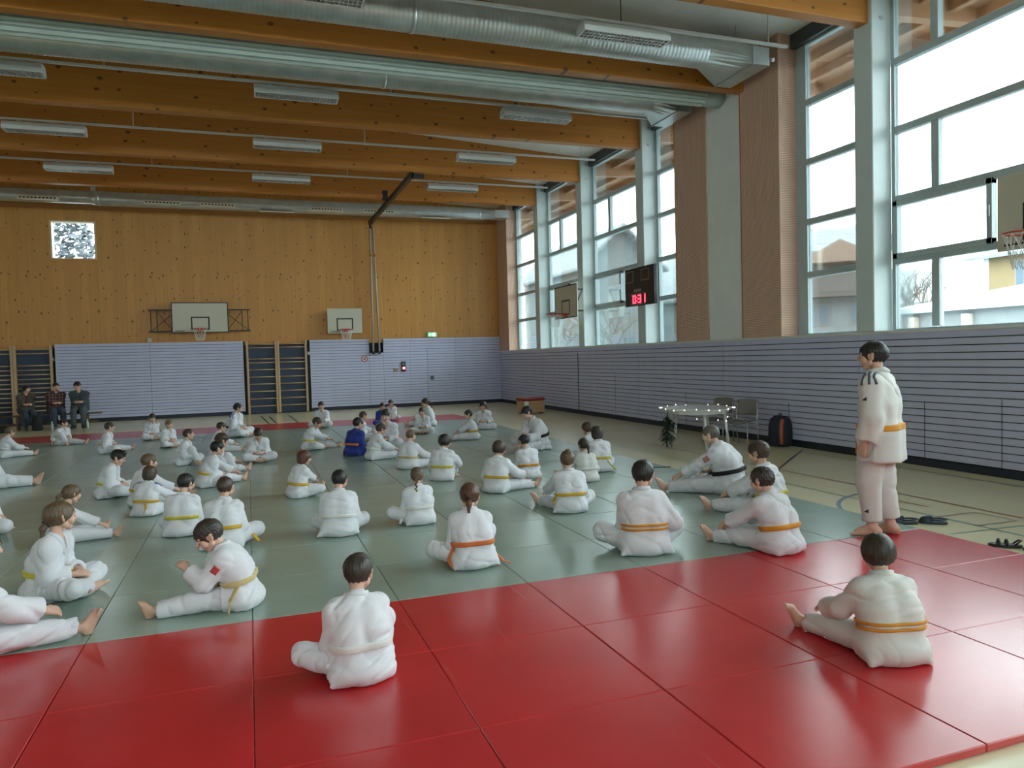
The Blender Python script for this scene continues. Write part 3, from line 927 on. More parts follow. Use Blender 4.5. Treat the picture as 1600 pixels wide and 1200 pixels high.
for bx in ((16.03, 16.77, 3.02, 3.03), (16.03, 16.77, 3.285, 3.295), (16.03, 16.04, 3.02, 3.295), (16.76, 16.77, 3.02, 3.295)): m.box(9.294, 9.301, *bx)
m.build('outline', plain('outline_grey', (0.35, 0.36, 0.36), 0.5), t)


def emit(name, col, strength):
    if name in MATS: return MATS[name]
    g = G(name); g.set(Base_Color=tuple(c * 0.3 for c in col), Emission_Color=col, Emission_Strength=strength)
    MATS[name] = g.m
    return g.m


M_led = emit('red_led', (1.0, 0.03, 0.06), 2.2)
SEG = {'0': 'abcdef', '3': 'abgcd', '1': 'bc'}


def digit(ch, yc, z0, w=0.15, h=0.21, th=0.035):
    # y decreases to the right as the hall sees it
    L, R_ = yc + w / 2, yc - w / 2; m = MB(off)
    segs = {'a': (R_, L, z0 + h - th, z0 + h), 'd': (R_, L, z0, z0 + th), 'g': (R_, L, z0 + h / 2 - th / 2, z0 + h / 2 + th / 2),
            'b': (R_, R_ + th, z0 + h / 2, z0 + h), 'c': (R_, R_ + th, z0, z0 + h / 2), 'f': (L - th, L, z0 + h / 2, z0 + h), 'e': (L - th, L, z0, z0 + h / 2)}
    for s in SEG[ch]: m.box(9.290, 9.301, *segs[s])
    m.build('digit', M_led, t)


digit('0', 16.60, 3.052); digit('3', 16.34, 3.052); digit('1', 16.13, 3.052)
MB(off).box(9.29, 9.301, 16.455, 16.485, 3.10, 3.13).box(9.29, 9.301, 16.455, 16.485, 3.18, 3.21).build('colon', M_led, t)
MB(off).box(9.40, 9.415, 16.30, 16.60, 3.1, 3.8).build('wall_mount', M_black, t)

# ================================================================== signs and boxes on the far wall
t = thing('exit_sign', 'green and white emergency exit sign above the far board wall', 'sign', (6.68, YF - 0.05, 2.63))
off = tuple(t.location)
MB(off).bbox(6.50, 6.86, YF - 0.07, YF, 2.63, 2.81, 0.005).build('case', M_fix, t)
M_exit = emit('exit_green', (0.10, 0.55, 0.22), 0.55); M_exitw = emit('exit_white', (0.8, 0.9, 0.8), 0.7)
MB(off).box(6.515, 6.845, YF - 0.075, YF - 0.068, 2.645, 2.795).build('face', M_exit, t)
MB(off).box(6.69, 6.76, YF - 0.079, YF - 0.074, 2.655, 2.785).build('door_symbol', M_exitw, t)
MB(off).poly([(6.54, YF - 0.078, 2.72), (6.60, YF - 0.078, 2.77), (6.60, YF - 0.078, 2.67), (6.60, YF - 0.078, 2.735), (6.66, YF - 0.078, 2.735), (6.66, YF - 0.078, 2.705), (6.60, YF - 0.078, 2.705)], [(0, 2, 1), (3, 6, 5, 4)]).build('arrow', M_exitw, t)
MB(off).tube([(6.79, YF - 0.077, 2.775), (6.79, YF - 0.079, 2.775)], 0.012, 10).poly([(6.78, YF - 0.078, 2.76), (6.80, YF - 0.078, 2.76), (6.79, YF - 0.078, 2.70), (6.83, YF - 0.078, 2.66), (6.77, YF - 0.078, 2.66)], [(0, 1, 2), (2, 3, 4)]).build('running_figure', M_exitw, t)
t = thing('prohibition_sign', 'round red and white prohibition sign on the far board wall', 'sign', (4.07, YF - 0.105, 1.84))
off = tuple(t.location)
MB(off).tube([(4.07, YF - 0.108, 1.86), (4.07, YF - 0.102, 1.86)], 0.12, 24).build('disc', plain('sign_white', (0.7, 0.7, 0.7), 0.4), t)
m = MB(off); m.tube([(4.07 + 0.105 * math.cos(a), YF - 0.109, 1.86 + 0.105 * math.sin(a)) for a in [2 * PI * k / 24 for k in range(25)]], 0.015, 6, caps=False); m.bar((3.99, YF - 0.109, 1.94), (4.15, YF - 0.109, 1.78), 0.022, 0.01)
m.build('ring', plain('sign_red', (0.5, 0.03, 0.03), 0.4), t)
MB(off).box(4.03, 4.10, YF - 0.110, YF - 0.107, 1.83, 1.87).box(4.09, 4.12, YF - 0.110, YF - 0.107, 1.87, 1.92).build('symbol', M_blackprint, t)
t = thing('key_switch', 'dark wall control with a glowing red lamp on the far board wall', 'switch', (5.52, YF - 0.11, 1.4))
off = tuple(t.location)
MB(off).bbox(5.44, 5.60, YF - 0.14, YF - 0.10, 1.34, 1.72, 0.005).build('case', M_black, t)
MB(off).tube([(5.53, YF - 0.15, 1.47), (5.53, YF - 0.138, 1.47)], 0.05, 12).build('lamp', emit('red_lamp', (1, 0.08, 0.08), 4.0), t)
MB(off).box(5.47, 5.57, YF - 0.145, YF - 0.139, 1.58, 1.68).build('display', plain('display_grey', (0.1, 0.14, 0.12), 0.3), t)
for (x, z, w, lb) in ((5.22, 1.40, 0.14, 'small bronze-coloured wall box left of the red control lamp'), (6.62, 1.06, 0.15, 'small grey wall box near the right end of the far board wall')):
    t = thing('wall_box', lb, 'box', (x, YF - 0.11, z - w / 2))
    off = tuple(t.location)
    MB(off).bbox(x - w / 2, x + w / 2, YF - 0.125, YF - 0.10, z - w / 2, z + w / 2, 0.004).build('cover', plain('box_bronze%d' % (x > 6), (0.22, 0.18, 0.11) if x < 6 else (0.16, 0.18, 0.19), 0.4, metal=0.3), t)
    MB(off).bbox(x - w / 3, x + w / 3, YF - 0.132, YF - 0.124, z - w / 3, z + w / 3, 0.003).build('inset', plain('box_inset%d' % (x > 6), (0.30, 0.25, 0.16) if x < 6 else (0.10, 0.11, 0.12), 0.4), t)
t = thing('sensor_box', 'small white box above the joint of the left board wall', 'box', (-3.11, YF - 0.05, 2.62))
MB(tuple(t.location)).bbox(-3.17, -3.05, YF - 0.06, YF, 2.62, 2.74, 0.004).build('case', M_fix, t)
MB(tuple(t.location)).tube([(-3.11, YF - 0.066, 2.68), (-3.11, YF - 0.058, 2.68)], 0.02, 10).build('lens', M_black, t)
for x, lb in ((-5.98, 'small grey latch box beside the left wall bars'), (2.07, 'small grey latch box beside the right wall bars')):
    t = thing('latch_box', lb, 'box', (x, YF - 0.1, 2.1))
    MB(tuple(t.location)).bbox(x - 0.05, x + 0.05, YF - 0.16, YF - 0.09, 2.05, 2.17, 0.004).build('case', plain('latch_grey', (0.25, 0.27, 0.27), 0.4), t)
    MB(tuple(t.location)).tube([(x, YF - 0.18, 2.11), (x, YF - 0.158, 2.11)], 0.015, 8).build('knob', M_steel, t)

# ================================================================== table, chairs, bag, branch, box
M_tw = plain('table_white', (0.66, 0.68, 0.66), 0.4)
tc = np.mean([ground(1037, 694), ground(1071, 704), ground(1108, 690), ground(1128, 697)], axis=0)
tcx, tcy = 7.98, 11.95
t = thing('table', 'white polygonal table with string lights beside the right wall', 'table', (tcx, tcy, 0), 0)
prof = []
TR = 0.62
for k in range(8):
    a = 2 * PI * (k + 0.5) / 8
    prof.append((TR * 1.05 * math.cos(a), TR * 1.15 * math.sin(a)))
MB().extrude(prof, 2, 0.705, 0.735, False).build('table_top', M_tw, t)
MB().extrude([(p[0] * 0.9, p[1] * 0.9) for p in prof], 2, 0.64, 0.705, False).build('apron', M_tw, t)
for a in (0.55, 1.75, 3.0, 4.35, 5.4):
    x, y = math.cos(a), math.sin(a)
    MB().tube([(x * 0.50, y * 0.55, 0.66), (x * 0.56, y * 0.64, 0.0)], 0.027, 10).build('leg', M_tw, t)
t2 = thing('string_lights', 'string of small white lights along the edge of the white table', 'lights', (tcx, tcy, 0.7))
loop = [(TR * 1.08 * math.cos(a), TR * 1.16 * math.sin(a), 0.022 + 0.015 * math.sin(5 * a)) for a in [2 * PI * k / 40 for k in range(41)]]
MB().tube(loop, 0.004, 5, caps=False).build('wire', M_fix, t2)
M_bulb = emit('fairy_light', (1.0, 0.95, 0.85), 1.6)
me = MB(); me.tube([(0, 0, -0.012), (0, 0, -0.006), (0, 0, 0.006), (0, 0, 0.012)], [0.003, 0.008, 0.008, 0.003], 8); me = me.mesh('bulb'); me.materials.append(M_bulb)
for k in range(0, 40, 2):
    p = loop[k]
    link_mesh('bulb', me, None, t2, (p[0] * 1.01, p[1] * 1.01, p[2] + 0.01))
for p in ((-0.3, -0.45, -0.14), (0.05, -0.60, -0.17), (0.3, -0.5, -0.20), (0.55, -0.2, -0.16)):
    link_mesh('bulb', me, None, t2, p)
    MB().tube([(p[0], p[1], p[2]), (p[0] * 1.05, p[1] * 1.05, 0.02)], 0.003, 4).build('wire_drop', M_fix, t2)


def chair(label, x, y, rz):
    t = thing('stacking_chair', label, 'chair', (x, y, 0), rz, 'grey stacking chairs behind the table')
    g = plain('chair_grey_brown', (0.17, 0.155, 0.135), 0.5)
    # faces -Y ; local
    m = MB(); W, D = 0.42, 0.42; n = 8; pts = []
    for top in (1, 0):
        for i in range(n + 1):
            for j in range(n + 1):
                u, v = i / n - 0.5, j / n - 0.5
                z = 0.455 + 0.02 * (2 * u) ** 2 - 0.03 * max(0, -v - 0.3) * 3 - (0 if top else 0.018)
                pts.append((u * W * (1 - 0.12 * (v < -0.4)), v * D, z))
    fs = []; q = (n + 1) ** 2
    for i in range(n):
        for j in range(n):
            a = i * (n + 1) + j; f = (a, a + 1, a + n + 2, a + n + 1)
            fs.append(f[::-1]); fs.append(tuple(k + q for k in f))
    for i in range(n):
        for a, b in ((i, i + 1), ((n) * (n + 1) + i, n * (n + 1) + i + 1), (i * (n + 1), (i + 1) * (n + 1)), (i * (n + 1) + n, (i + 1) * (n + 1) + n)):
            fs.append((a, b, b + q, a + q))
    m.poly(pts, fs, True); m.build('seat', g, t)
    m = MB(); pts = []
    for fr in (1, 0):
        for i in range(n + 1):
            for j in range(n + 1):
                u, v = i / n - 0.5, j / n
                ww = 0.43 * (1 - 0.10 * (2 * v - 1) ** 4)
                y_ = 0.21 + 0.05 * v - 0.05 * (1 - (2 * u) ** 2) * -0.6 + (0 if fr else 0.016)
                pts.append((u * ww, y_, 0.56 + v * 0.30 * (1 - 0.06 * (2 * u) ** 4)))
    m.poly(pts, fs, True); m.build('backrest', g, t)
    for sx in (-1, 1):
        m = MB(); m.tube([(sx * 0.20, -0.20, 0.445), (sx * 0.215, -0.23, 0.0)], 0.011, 8); m.build('leg', M_steel, t)
        m = MB(); m.tube([(sx * 0.205, 0.26, 0.0), (sx * 0.205, 0.205, 0.44), (sx * 0.205, 0.23, 0.62), (sx * 0.195, 0.255, 0.80)], 0.011, 8); m.build('leg', M_steel, t)
    MB().tube([(-0.2, -0.19, 0.44), (0.2, -0.19, 0.44)], 0.01, 6).tube([(-0.2, 0.19, 0.44), (0.2, 0.19, 0.44)], 0.01, 6).build('seat_bar', M_steel, t)


chair('grey chair with steel legs right behind the white table', 8.70, 12.30, math.radians(-62))
chair('grey chair with steel legs next to the dark backpack', 8.72, 11.58, math.radians(-62))

t = thing('backpack', 'dark blue backpack with red and yellow stripes against the right wall', 'bag', (9.24, 11.14, 0), 0.25)
m = MB(); secs = []
for z, s in ((0.0, 0.80), (0.03, 0.97), (0.2, 1.0), (0.38, 0.97), (0.5, 0.82), (0.56, 0.5)):
    secs.append([(0.15 * s * (abs(math.cos(a)) ** 0.5) * (1 if math.cos(a) > 0 else -1), 0.20 * s * (abs(math.sin(a)) ** 0.5) * (1 if math.sin(a) > 0 else -1), z) for a in [2 * PI * k / 20 for k in range(20)]])
loft(m, secs); m.f.append(list(range(19, -1, -1))); m.sm.append(False); m.f.append([100 + k for k in range(20)]); m.sm.append(False)
m.build('body', plain('bag_navy', (0.015, 0.018, 0.035), 0.7), t)
for k, c in enumerate(((0.45, 0.04, 0.03), (0.6, 0.33, 0.03), (0.45, 0.04, 0.03), (0.10, 0.09, 0.2))):
    y = -0.13 + 0.02 * k - 0.03
    MB().tube([(-0.155, y, 0.06), (-0.16, y, 0.25), (-0.15, y, 0.42), (-0.12, y, 0.51)], 0.013, 6).build('stripe', plain('stripe%d' % k, c, 0.6), t)
MB().tube([(-0.02, 0, 0.55), (-0.04, 0.0, 0.61), (0.03, 0.0, 0.61), (0.03, 0, 0.55)], 0.010, 6).build('handle', M_black, t)

# evergreen branch leaning at the table
t = thing('pine_branch', 'dark green evergreen branch hanging from the white table edge', 'branch', (7.34, 11.98, 0))
MB().tube([(0.0, 0.0, 0.02), (-0.01, 0.01, 0.3), (0.02, 0.0, 0.68)], [0.014, 0.012, 0.008], 6).build('stem', plain('bark', (0.05, 0.035, 0.02), 0.9), t)
m = MB(); r_ = random.Random(5)
for i in range(60):
    z = 0.62 - 0.46 * r_.random(); a = r_.random() * 2 * PI; L = 0.11 + 0.13 * r_.random()
    p0 = Vector((0.01, 0, z)); d = Vector((math.cos(a), math.sin(a), -0.75)).normalized(); p1 = p0 + d * L
    m.tube([p0, p1], [0.004, 0.002], 4)
    for k in range(34):
        q = p0.lerp(p1, r_.random()); dd = Vector((r_.uniform(-1, 1), r_.uniform(-1, 1), r_.uniform(-1.1, 0.5))).normalized() * 0.06
        s = dd.cross(Vector((0, 0, 1))); s = (s.normalized() if s.length > 1e-4 else Vector((1, 0, 0))) * 0.006
        m.poly([q - s, q + s, q + dd], [(0, 1, 2)])
m.build('needles', plain('pine_needles', (0.02, 0.055, 0.03), 0.7), t)['kind'] = 'stuff'

t = thing('vaulting_box', 'wooden vaulting box with red padded top by the right wall', 'box', (8.28, 21.5, 0), 0.15)
MB().bbox(-0.36, 0.36, -0.26, 0.26, 0.03, 0.40, 0.01).build('body', wood('box_birch', (0.45, 0.29, 0.14), (0.55, 0.37, 0.2), axis=0, knots=False), t)
MB().bbox(-0.38, 0.38, -0.28, 0.28, 0.40, 0.50, 0.03).build('padded_top', plain('red_leather', (0.28, 0.03, 0.03), 0.5), t)
MB().bbox(-0.365, -0.22, -0.275, -0.262, 0.06, 0.40, 0.004).build('white_sheet', plain('paper_white', (0.75, 0.75, 0.73), 0.6), t)
for sx in (-0.3, 0.3): MB().box(sx - 0.04, sx + 0.04, -0.2, 0.2, 0.0, 0.03).build('foot', M_black, t)


def clog(label, x, y, rz, col, cat='shoe', group=None, sandal=False):
    t = thing('clog' if not sandal else 'sandal', label, cat, (x, y, 0.0), rz, group)
    mt = plain('clog_' + col, {'navy': (0.02, 0.035, 0.055), 'black': (0.014, 0.016, 0.016)}[col], 0.5)
    m = MB(); out = []
    for k in range(24):
        a = 2 * PI * k / 24; y_ = 0.13 * math.sin(a); w = 0.045 + 0.008 * math.sin(a)
        out.append((w * math.cos(a), y_))
    secs = [[(p[0] * s, p[1] * s, z) for p in out] for z, s in ((0.0, 0.94), (0.006, 1.0), (0.022, 1.0), (0.028, 0.95))]
    loft(m, secs); m.f.append(list(range(23, -1, -1))); m.sm.append(False); m.f.append([72 + k for k in range(24)]); m.sm.append(False)
    m.build('sole', mt, t)
    if not sandal:
        m = MB(); secs = []
        for i in range(7):
            f = i / 6; y_ = 0.005 + 0.118 * f; w = 0.050 * math.sqrt(max(0.02, 1 - (max(0, f - 0.35) / 0.68) ** 2)); h = 0.034 + 0.048 * math.sqrt(max(0.0, 1 - f ** 2.2))
            secs.append([(w * math.cos(PI * k / 10), y_, 0.02 + (h - 0.02) * math.sin(PI * k / 10)) for k in range(11)])
        n = 11; pts = [p for s in secs for p in s]
        m.poly(pts, [(i * n + k, i * n + k + 1, (i + 1) * n + k + 1, (i + 1) * n + k) for i in range(6) for k in range(10)], True)
        m.build('upper', mt, t)
        MB().tube([(0.046, 0.02, 0.045), (0.045, -0.06, 0.05), (0.028, -0.11, 0.052), (0.0, -0.125, 0.053), (-0.028, -0.11, 0.052), (-0.045, -0.06, 0.05), (-0.046, 0.02, 0.045)], 0.009, 6).build('heel_strap', mt, t)
    else:
        for y0 in (0.05, -0.01):
            MB().tube([(0.05 * math.cos(PI * k / 8), y0, 0.02 + 0.045 * math.sin(PI * k / 8)) for k in range(9)], 0.011, 6).build('strap', mt, t)
        MB().tube([(0.045, -0.06, 0.02), (0.03, -0.10, 0.06), (0, -0.12, 0.065), (-0.03, -0.10, 0.06), (-0.045, -0.06, 0.02)], 0.008, 6).build('heel_strap', mt, t)


clog('dark blue clog on the floor behind the standing teenager, left of its pair', 6.17, 5.62, 0.95, 'navy', group='clogs behind the standing teenager')
clog('dark blue clog on the floor behind the standing teenager, right of its pair', 6.42, 5.50, 0.75, 'navy', group='clogs behind the standing teenager')
clog('black strap sandal by the red mats, left of the pair at the right edge', 6.22, 4.60, 0.8, 'black', group='black sandals at the right edge', sandal=True)
clog('black strap sandal by the red mats, right of the pair at the right edge', 6.36, 4.40, 1.1, 'black', group='black sandals at the right edge', sandal=True)
t = tag(MB().poly([(0, 0, 0), (0.30, 0.06, 0), (0.5, -0.02, 0), (0.5, 0.02, 0.0), (0.3, 0.10, 0), (0.0, 0.04, 0), (0, 0, 0.008), (0.30, 0.06, 0.008), (0.5, -0.02, 0.008), (0.5, 0.02, 0.008), (0.3, 0.10, 0.008), (0.0, 0.04, 0.008)],
                   [(0, 5, 4, 1), (1, 4, 3, 2), (6, 7, 10, 11), (7, 8, 9, 10), (0, 1, 7, 6), (1, 2, 8, 7), (2, 3, 9, 8), (3, 4, 10, 9), (4, 5, 11, 10), (5, 0, 6, 11)]).build('cloth_belt', plain('belt_black', (0.012, 0.012, 0.014), 0.8), None, (5.50, 9.72, 0.043)), 'black cloth belt end lying on the mat by the grey-haired man\'s foot', 'belt')

# bench, bags and bottles at the far left
t = thing('gym_bench', 'long low wooden bench under the seated spectators at far left', 'bench', (-6.2, 25.55, 0))
MB().bbox(-2.4, 1.9, -0.15, 0.15, 0.40, 0.44, 0.006).build('seat_board', plain('bench_dark', (0.12, 0.075, 0.04), 0.5), t)
for x in (-2.0, -0.3, 1.5):
    MB().bbox(x - 0.03, x + 0.03, -0.14, 0.14, 0.0, 0.40, 0.004).build('leg', plain('bench_dark', (0.12, 0.075, 0.04), 0.5), t)
MB().bbox(-2.3, 1.8, -0.02, 0.02, 0.12, 0.20, 0.004).build('stretcher', plain('bench_dark', (0.12, 0.075, 0.04), 0.5), t)


def soft_bag(label, x, y, w, d, h, col):
    t = thing('bag', label, 'bag', (x, y, 0), random.uniform(-.3, .3))
    m = MB(); secs = []
    for z, s in ((0.0, 0.85), (0.04, 1.0), (h * 0.6, 0.95), (h * 0.9, 0.7), (h, 0.35)):
        secs.append([(w / 2 * s * math.copysign(abs(math.cos(a)) ** 0.6, math.cos(a)), d / 2 * s * math.copysign(abs(math.sin(a)) ** 0.6, math.sin(a)), z + 0.02 * math.sin(3 * a) * (z > 0.05)) for a in [2 * PI * k / 20 for k in range(20)]])
    loft(m, secs); m.f.append(list(range(19, -1, -1))); m.sm.append(False); m.f.append([80 + k for k in range(20)]); m.sm.append(True)
    m.build('body', plain('bagcloth_%d' % int(col[0] * 1000), col, 0.8), t)
    MB().tube([(-w * 0.3, 0, h * 0.75), (-w * 0.2, 0, h * 1.1), (w * 0.2, 0, h * 1.1), (w * 0.3, 0, h * 0.75)], 0.012, 6).build('strap', M_black, t)


soft_bag('black rucksack standing between the spectators\' bench places', -5.90, 25.0, 0.26, 0.24, 0.42, (0.012, 0.012, 0.014))
soft_bag('flat black bag on the floor at the feet of the leftmost spectator', -6.76, 24.85, 0.42, 0.35, 0.16, (0.010, 0.011, 0.012))
for x, y, c, lb in ((-5.50, 24.9, (0.35, 0.4, 0.42), 'grey drinking bottle in front of the bench'), (-4.62, 25.1, (0.45, 0.6, 0.5), 'pale green drinking bottle beside the rightmost spectator')):
    t = thing('bottle', lb, 'bottle', (x, y, 0))
    MB().tube([(0, 0, 0), (0, 0, 0.01), (0, 0, 0.16), (0, 0, 0.20), (0, 0, 0.22)], [0.033, 0.037, 0.037, 0.018, 0.016], 14).build('body', plain('bottle_%d' % int(c[0] * 100), c, 0.2), t)
    MB().tube([(0, 0, 0.22), (0, 0, 0.25)], 0.018, 12).build('cap', M_fix, t)

# ================================================================== outside
M_snow = plain('snow', (0.34, 0.365, 0.38), 0.8, var=0.03)
gnd = struct(MB().box(XW + 0.6, 160, -80, 160, -1.2, -0.9).box(-60, XW + 0.6, YF + 0.6, 160, -1.2, -0.9).box(-60, XW + 0.6, -80, YB - 0.5, -1.2, -0.9).build('ground_snow', M_snow)); gnd['label'] = 'snow-covered ground outside the windows'


def house(label, x0, x1, y0, y1, eave, ridge, ridge_axis, wall, over=0.6, mono=False, wins=(), roofcol=None):
    t = thing('house', label, 'building', ((x0 + x1) / 2, (y0 + y1) / 2, -0.9))
    off = tuple(t.location)
    wm = plain('house_wall_%s' % wall[0], wall[1], 0.8)
    m = MB(off).box(x0, x1, y0, y1, -0.9, eave)
    xm, ym = (x0 + x1) / 2, (y0 + y1) / 2
    if mono: m.poly([(x0, y0, eave), (x1, y0, eave), (x1, y0, ridge), (x0, y1, eave), (x1, y1, eave), (x1, y1, ridge)], [(0, 1, 2), (3, 5, 4), (1, 4, 5, 2), (0, 2, 5, 3)])
    elif ridge_axis == 1: m.poly([(x0, y0, eave), (x1, y0, eave), (xm, y0, ridge), (x0, y1, eave), (x1, y1, eave), (xm, y1, ridge)], [(0, 1, 2), (3, 5, 4)])
    else: m.poly([(x0, y0, eave), (x0, y1, eave), (x0, ym, ridge), (x1, y0, eave), (x1, y1, eave), (x1, ym, ridge)], [(0, 2, 1), (3, 4, 5)])
    m.build('walls', wm, t)
    rm = roofcol or M_snowroof
    th = 0.22

    def slab(a, b, c, d, nm='roof'):
        q = [a, b, c, d]
        MB(off).poly(q + [(p[0], p[1], p[2] + th) for p in q], [(0, 3, 2, 1), (4, 5, 6, 7), (0, 1, 5, 4), (1, 2, 6, 5), (2, 3, 7, 6), (3, 0, 4, 7)]).build(nm, rm, t)
    if mono:
        s = (ridge - eave) / (x1 - x0)
        slab((x0 - over, y0 - over, eave - s * over), (x1 + over, y0 - over, ridge + s * over), (x1 + over, y1 + over, ridge + s * over), (x0 - over, y1 + over, eave - s * over))
    elif ridge_axis == 1:
        s = (ridge - eave) / (xm - x0)
        slab((x0 - over, y0 - over, eave - s * over), (xm, y0 - over, ridge), (xm, y1 + over, ridge), (x0 - over, y1 + over, eave - s * over))
        slab((xm, y0 - over, ridge), (x1 + over, y0 - over, eave - s * over), (x1 + over, y1 + over, eave - s * over), (xm, y1 + over, ridge))
    else:
        s = (ridge - eave) / (ym - y0)
        slab((x0 - over, y0 - over, eave - s * over), (x0 - over, ym, ridge), (x1 + over, ym, ridge), (x1 + over, y0 - over, eave - s * over))
        slab((x0 - over, ym, ridge), (x0 - over, y1 + over, eave - s * over), (x1 + over, y1 + over, eave - s * over), (x1 + over, ym, ridge))
    for (ya, yb, za, zb) in wins:
        f = MB(off).bbox(x0 - 0.05, x0 + 0.02, ya, yb, za, zb, 0.01).build('window', plain('house_frame', (0.20, 0.16, 0.14), 0.5), t)
        yc = (ya + yb) / 2
        for p, q in ((ya + 0.08, yc - 0.04), (yc + 0.04, yb - 0.08)):
            MB(off).box(x0 - 0.06, x0 - 0.045, p, q, za + 0.08, zb - 0.08).build('window_pane', plain('house_pane', (0.10, 0.13, 0.16), 0.1), f)
    return t, off


def snowroof():
    g = G('snowy_tiles')
    v = g.coords()
    w = g.add('ShaderNodeTexWave', {'Vector': v, 'Scale': 1.1, 'Distortion': 0.6, 'Detail': 1.0}, bands_direction='Z')
    n = g.noise(v, 0.9, 3)
    f = g.math('MULTIPLY', g.math('GREATER_THAN', w.outputs['Fac'], 0.72), n)
    g.set(Base_Color=g.mix(f, (0.18, 0.20, 0.21), (0.06, 0.07, 0.075)), Roughness=0.85)
    return g.m


M_snowroof = snowroof()
white = ('white', (0.17, 0.185, 0.19)); yel = ('yellow', (0.18, 0.125, 0.058)); pale = ('pale', (0.105, 0.125, 0.13))
t, off = house('low white outbuilding with a snowy sloping roof outside the large window', 26, 34, 6, 23.8, 3.15, 4.3, 1, white, 0.3, True, wins=((17.9, 19.6, 1.9, 2.4),), roofcol=M_snow)
for y in (23.0, 20.6, 16.0): MB(off).bbox(25.7, 26.0, y - 0.15, y + 0.15, 2.5, 2.95, 0.02).build('bracket', plain('house_bracket', (0.4, 0.36, 0.3), 0.8), t)
MB(off).tube([(25.9, 22.9, 3.0), (25.9, 22.9, -0.9)], 0.05, 8).build('downpipe', M_steel, t)
t, off = house('yellow house behind the low outbuilding at the right edge', 45, 56, 18, 34.6, 7.4, 9.0, 1, yel, 0.8, wins=((31.4, 32.6, 5.2, 6.9), (28.0, 29.2, 5.2, 6.9), (31.2, 32.8, 2.6, 4.0)))
MB(off).box(44.95, 45.02, 18, 34.62, 3.9, 4.7).box(44.95, 45.02, 34.3, 34.65, -0.9, 7.6).build('white_band', plain('house_band', (0.55, 0.56, 0.55), 0.7), t)
house('blue-grey shed with snowy roof in front of the yellow house', 38, 43, 14, 26.6, 4.4, 5.1, 1, ('shed', (0.24, 0.34, 0.42)), 0.3, True, roofcol=M_snow)
house('long house with a big snow-dusted tiled roof behind the bare tree', 52, 64, 38, 62, 5.4, 8.9, 1, yel, 0.5)
t, off = house('white house with dark balcony and gable seen through the narrow near window', 21.6, 29.6, 26.3, 32.5, 6.0, 7.4, 1, white, 0.75, wins=((28.1, 29.1, 2.75, 3.75), (26.5, 27.4, 2.75, 3.75)))
MB(off).bbox(20.7, 21.6, 26.3, 32.5, 3.95, 4.15, 0.02).bbox(20.7, 20.76, 26.3, 32.5, 4.15, 4.95, 0.01).build('balcony', plain('balcony_dark', (0.07, 0.06, 0.055), 0.6), t)
for k in range(5):
    y = 26.6 + k * 0.85
    MB(off).bbox(21.5, 21.58, y, y + 0.70, 4.2, 5.35, 0.02).build('window', plain('house_pane', (0.10, 0.13, 0.16), 0.1), t)
m = MB(off).poly([(20.5, 26.0, 5.4), (20.5, 29.5, 5.4), (20.5, 27.75, 6.35), (21.8, 26.0, 5.4), (21.8, 29.5, 5.4), (21.8, 27.75, 6.35)], [(0, 2, 1), (3, 4, 5), (0, 3, 5, 2), (1, 2, 5, 4), (0, 1, 4, 3)])
m.build('gable', plain('gable_brown', (0.17, 0.11, 0.08), 0.7), t)
t.rotation_euler.z = math.radians(48.85)
t, off = house('pale house with snowy tiled roof and satellite dishes seen beside the scoreboard column', 31, 41, 45, 56, 6.0, 10.6, 1, pale, 0.5, wins=((49.4, 50.8, 3.0, 4.0),))
for z, y in ((9.9, 50.3), (11.2, 50.35)):
    MB(off).tube([(33.9, y, z), (34.05, y, z)], [0.62, 0.42], 16).build('satellite_dish', plain('dish_grey', (0.2, 0.23, 0.25), 0.5), t)
MB(off).tube([(34.2, 50.3, 8.4), (34.2, 50.3, 13.4)], 0.05, 6).build('antenna_mast', M_steel, t)
house('large pale house with snowy roof seen behind the wall-mounted basketball board', 22, 27.3, 46, 58, 8.2, 10.6, 1, pale, 0.8, wins=((48.6, 50.8, 5.4, 7.0), (52.5, 54.5, 5.4, 7.0)))


def tree(label, x, y, h, seed, spread=0.8, depth=5, col=(0.10, 0.085, 0.075), z0=-0.9, group=None):
    t = thing('bare_tree', label, 'tree', (x, y, z0), 0, group)
    r_ = random.Random(seed)
    tr, br = MB(), MB()

    def grow(p, d, L, rad, lev):
        q = p + d * L; mid = p.lerp(q, 0.5) + Vector((r_.uniform(-1, 1), r_.uniform(-1, 1), 0)) * L * 0.06
        (tr if lev == 0 else br).tube([p, mid, q], [rad, rad * 0.85, rad * 0.68], 7 if lev < 2 else 4, caps=False)
        if lev >= depth: return
        for k in range(3 if lev < 3 else 3):
            a = r_.random() * 2 * PI; s = spread * r_.uniform(0.5, 1.0)
            nd = (d + Vector((math.cos(a), math.sin(a), r_.uniform(-0.1, 0.5))) * s).normalized()
            grow(q if k else p.lerp(q, r_.uniform(0.6, 1)), nd, L * r_.uniform(0.6, 0.78), rad * 0.6, lev + 1)
    grow(Vector((0, 0, 0)), Vector((0, 0, 1)), h * 0.30, h * 0.022, 0)
    tr.build('trunk', plain('bark_%d' % int(col[0] * 100), col, 0.9), t)
    b = br.build('branches', plain('bark_%d' % int(col[0] * 100), col, 0.9), t)
    return t


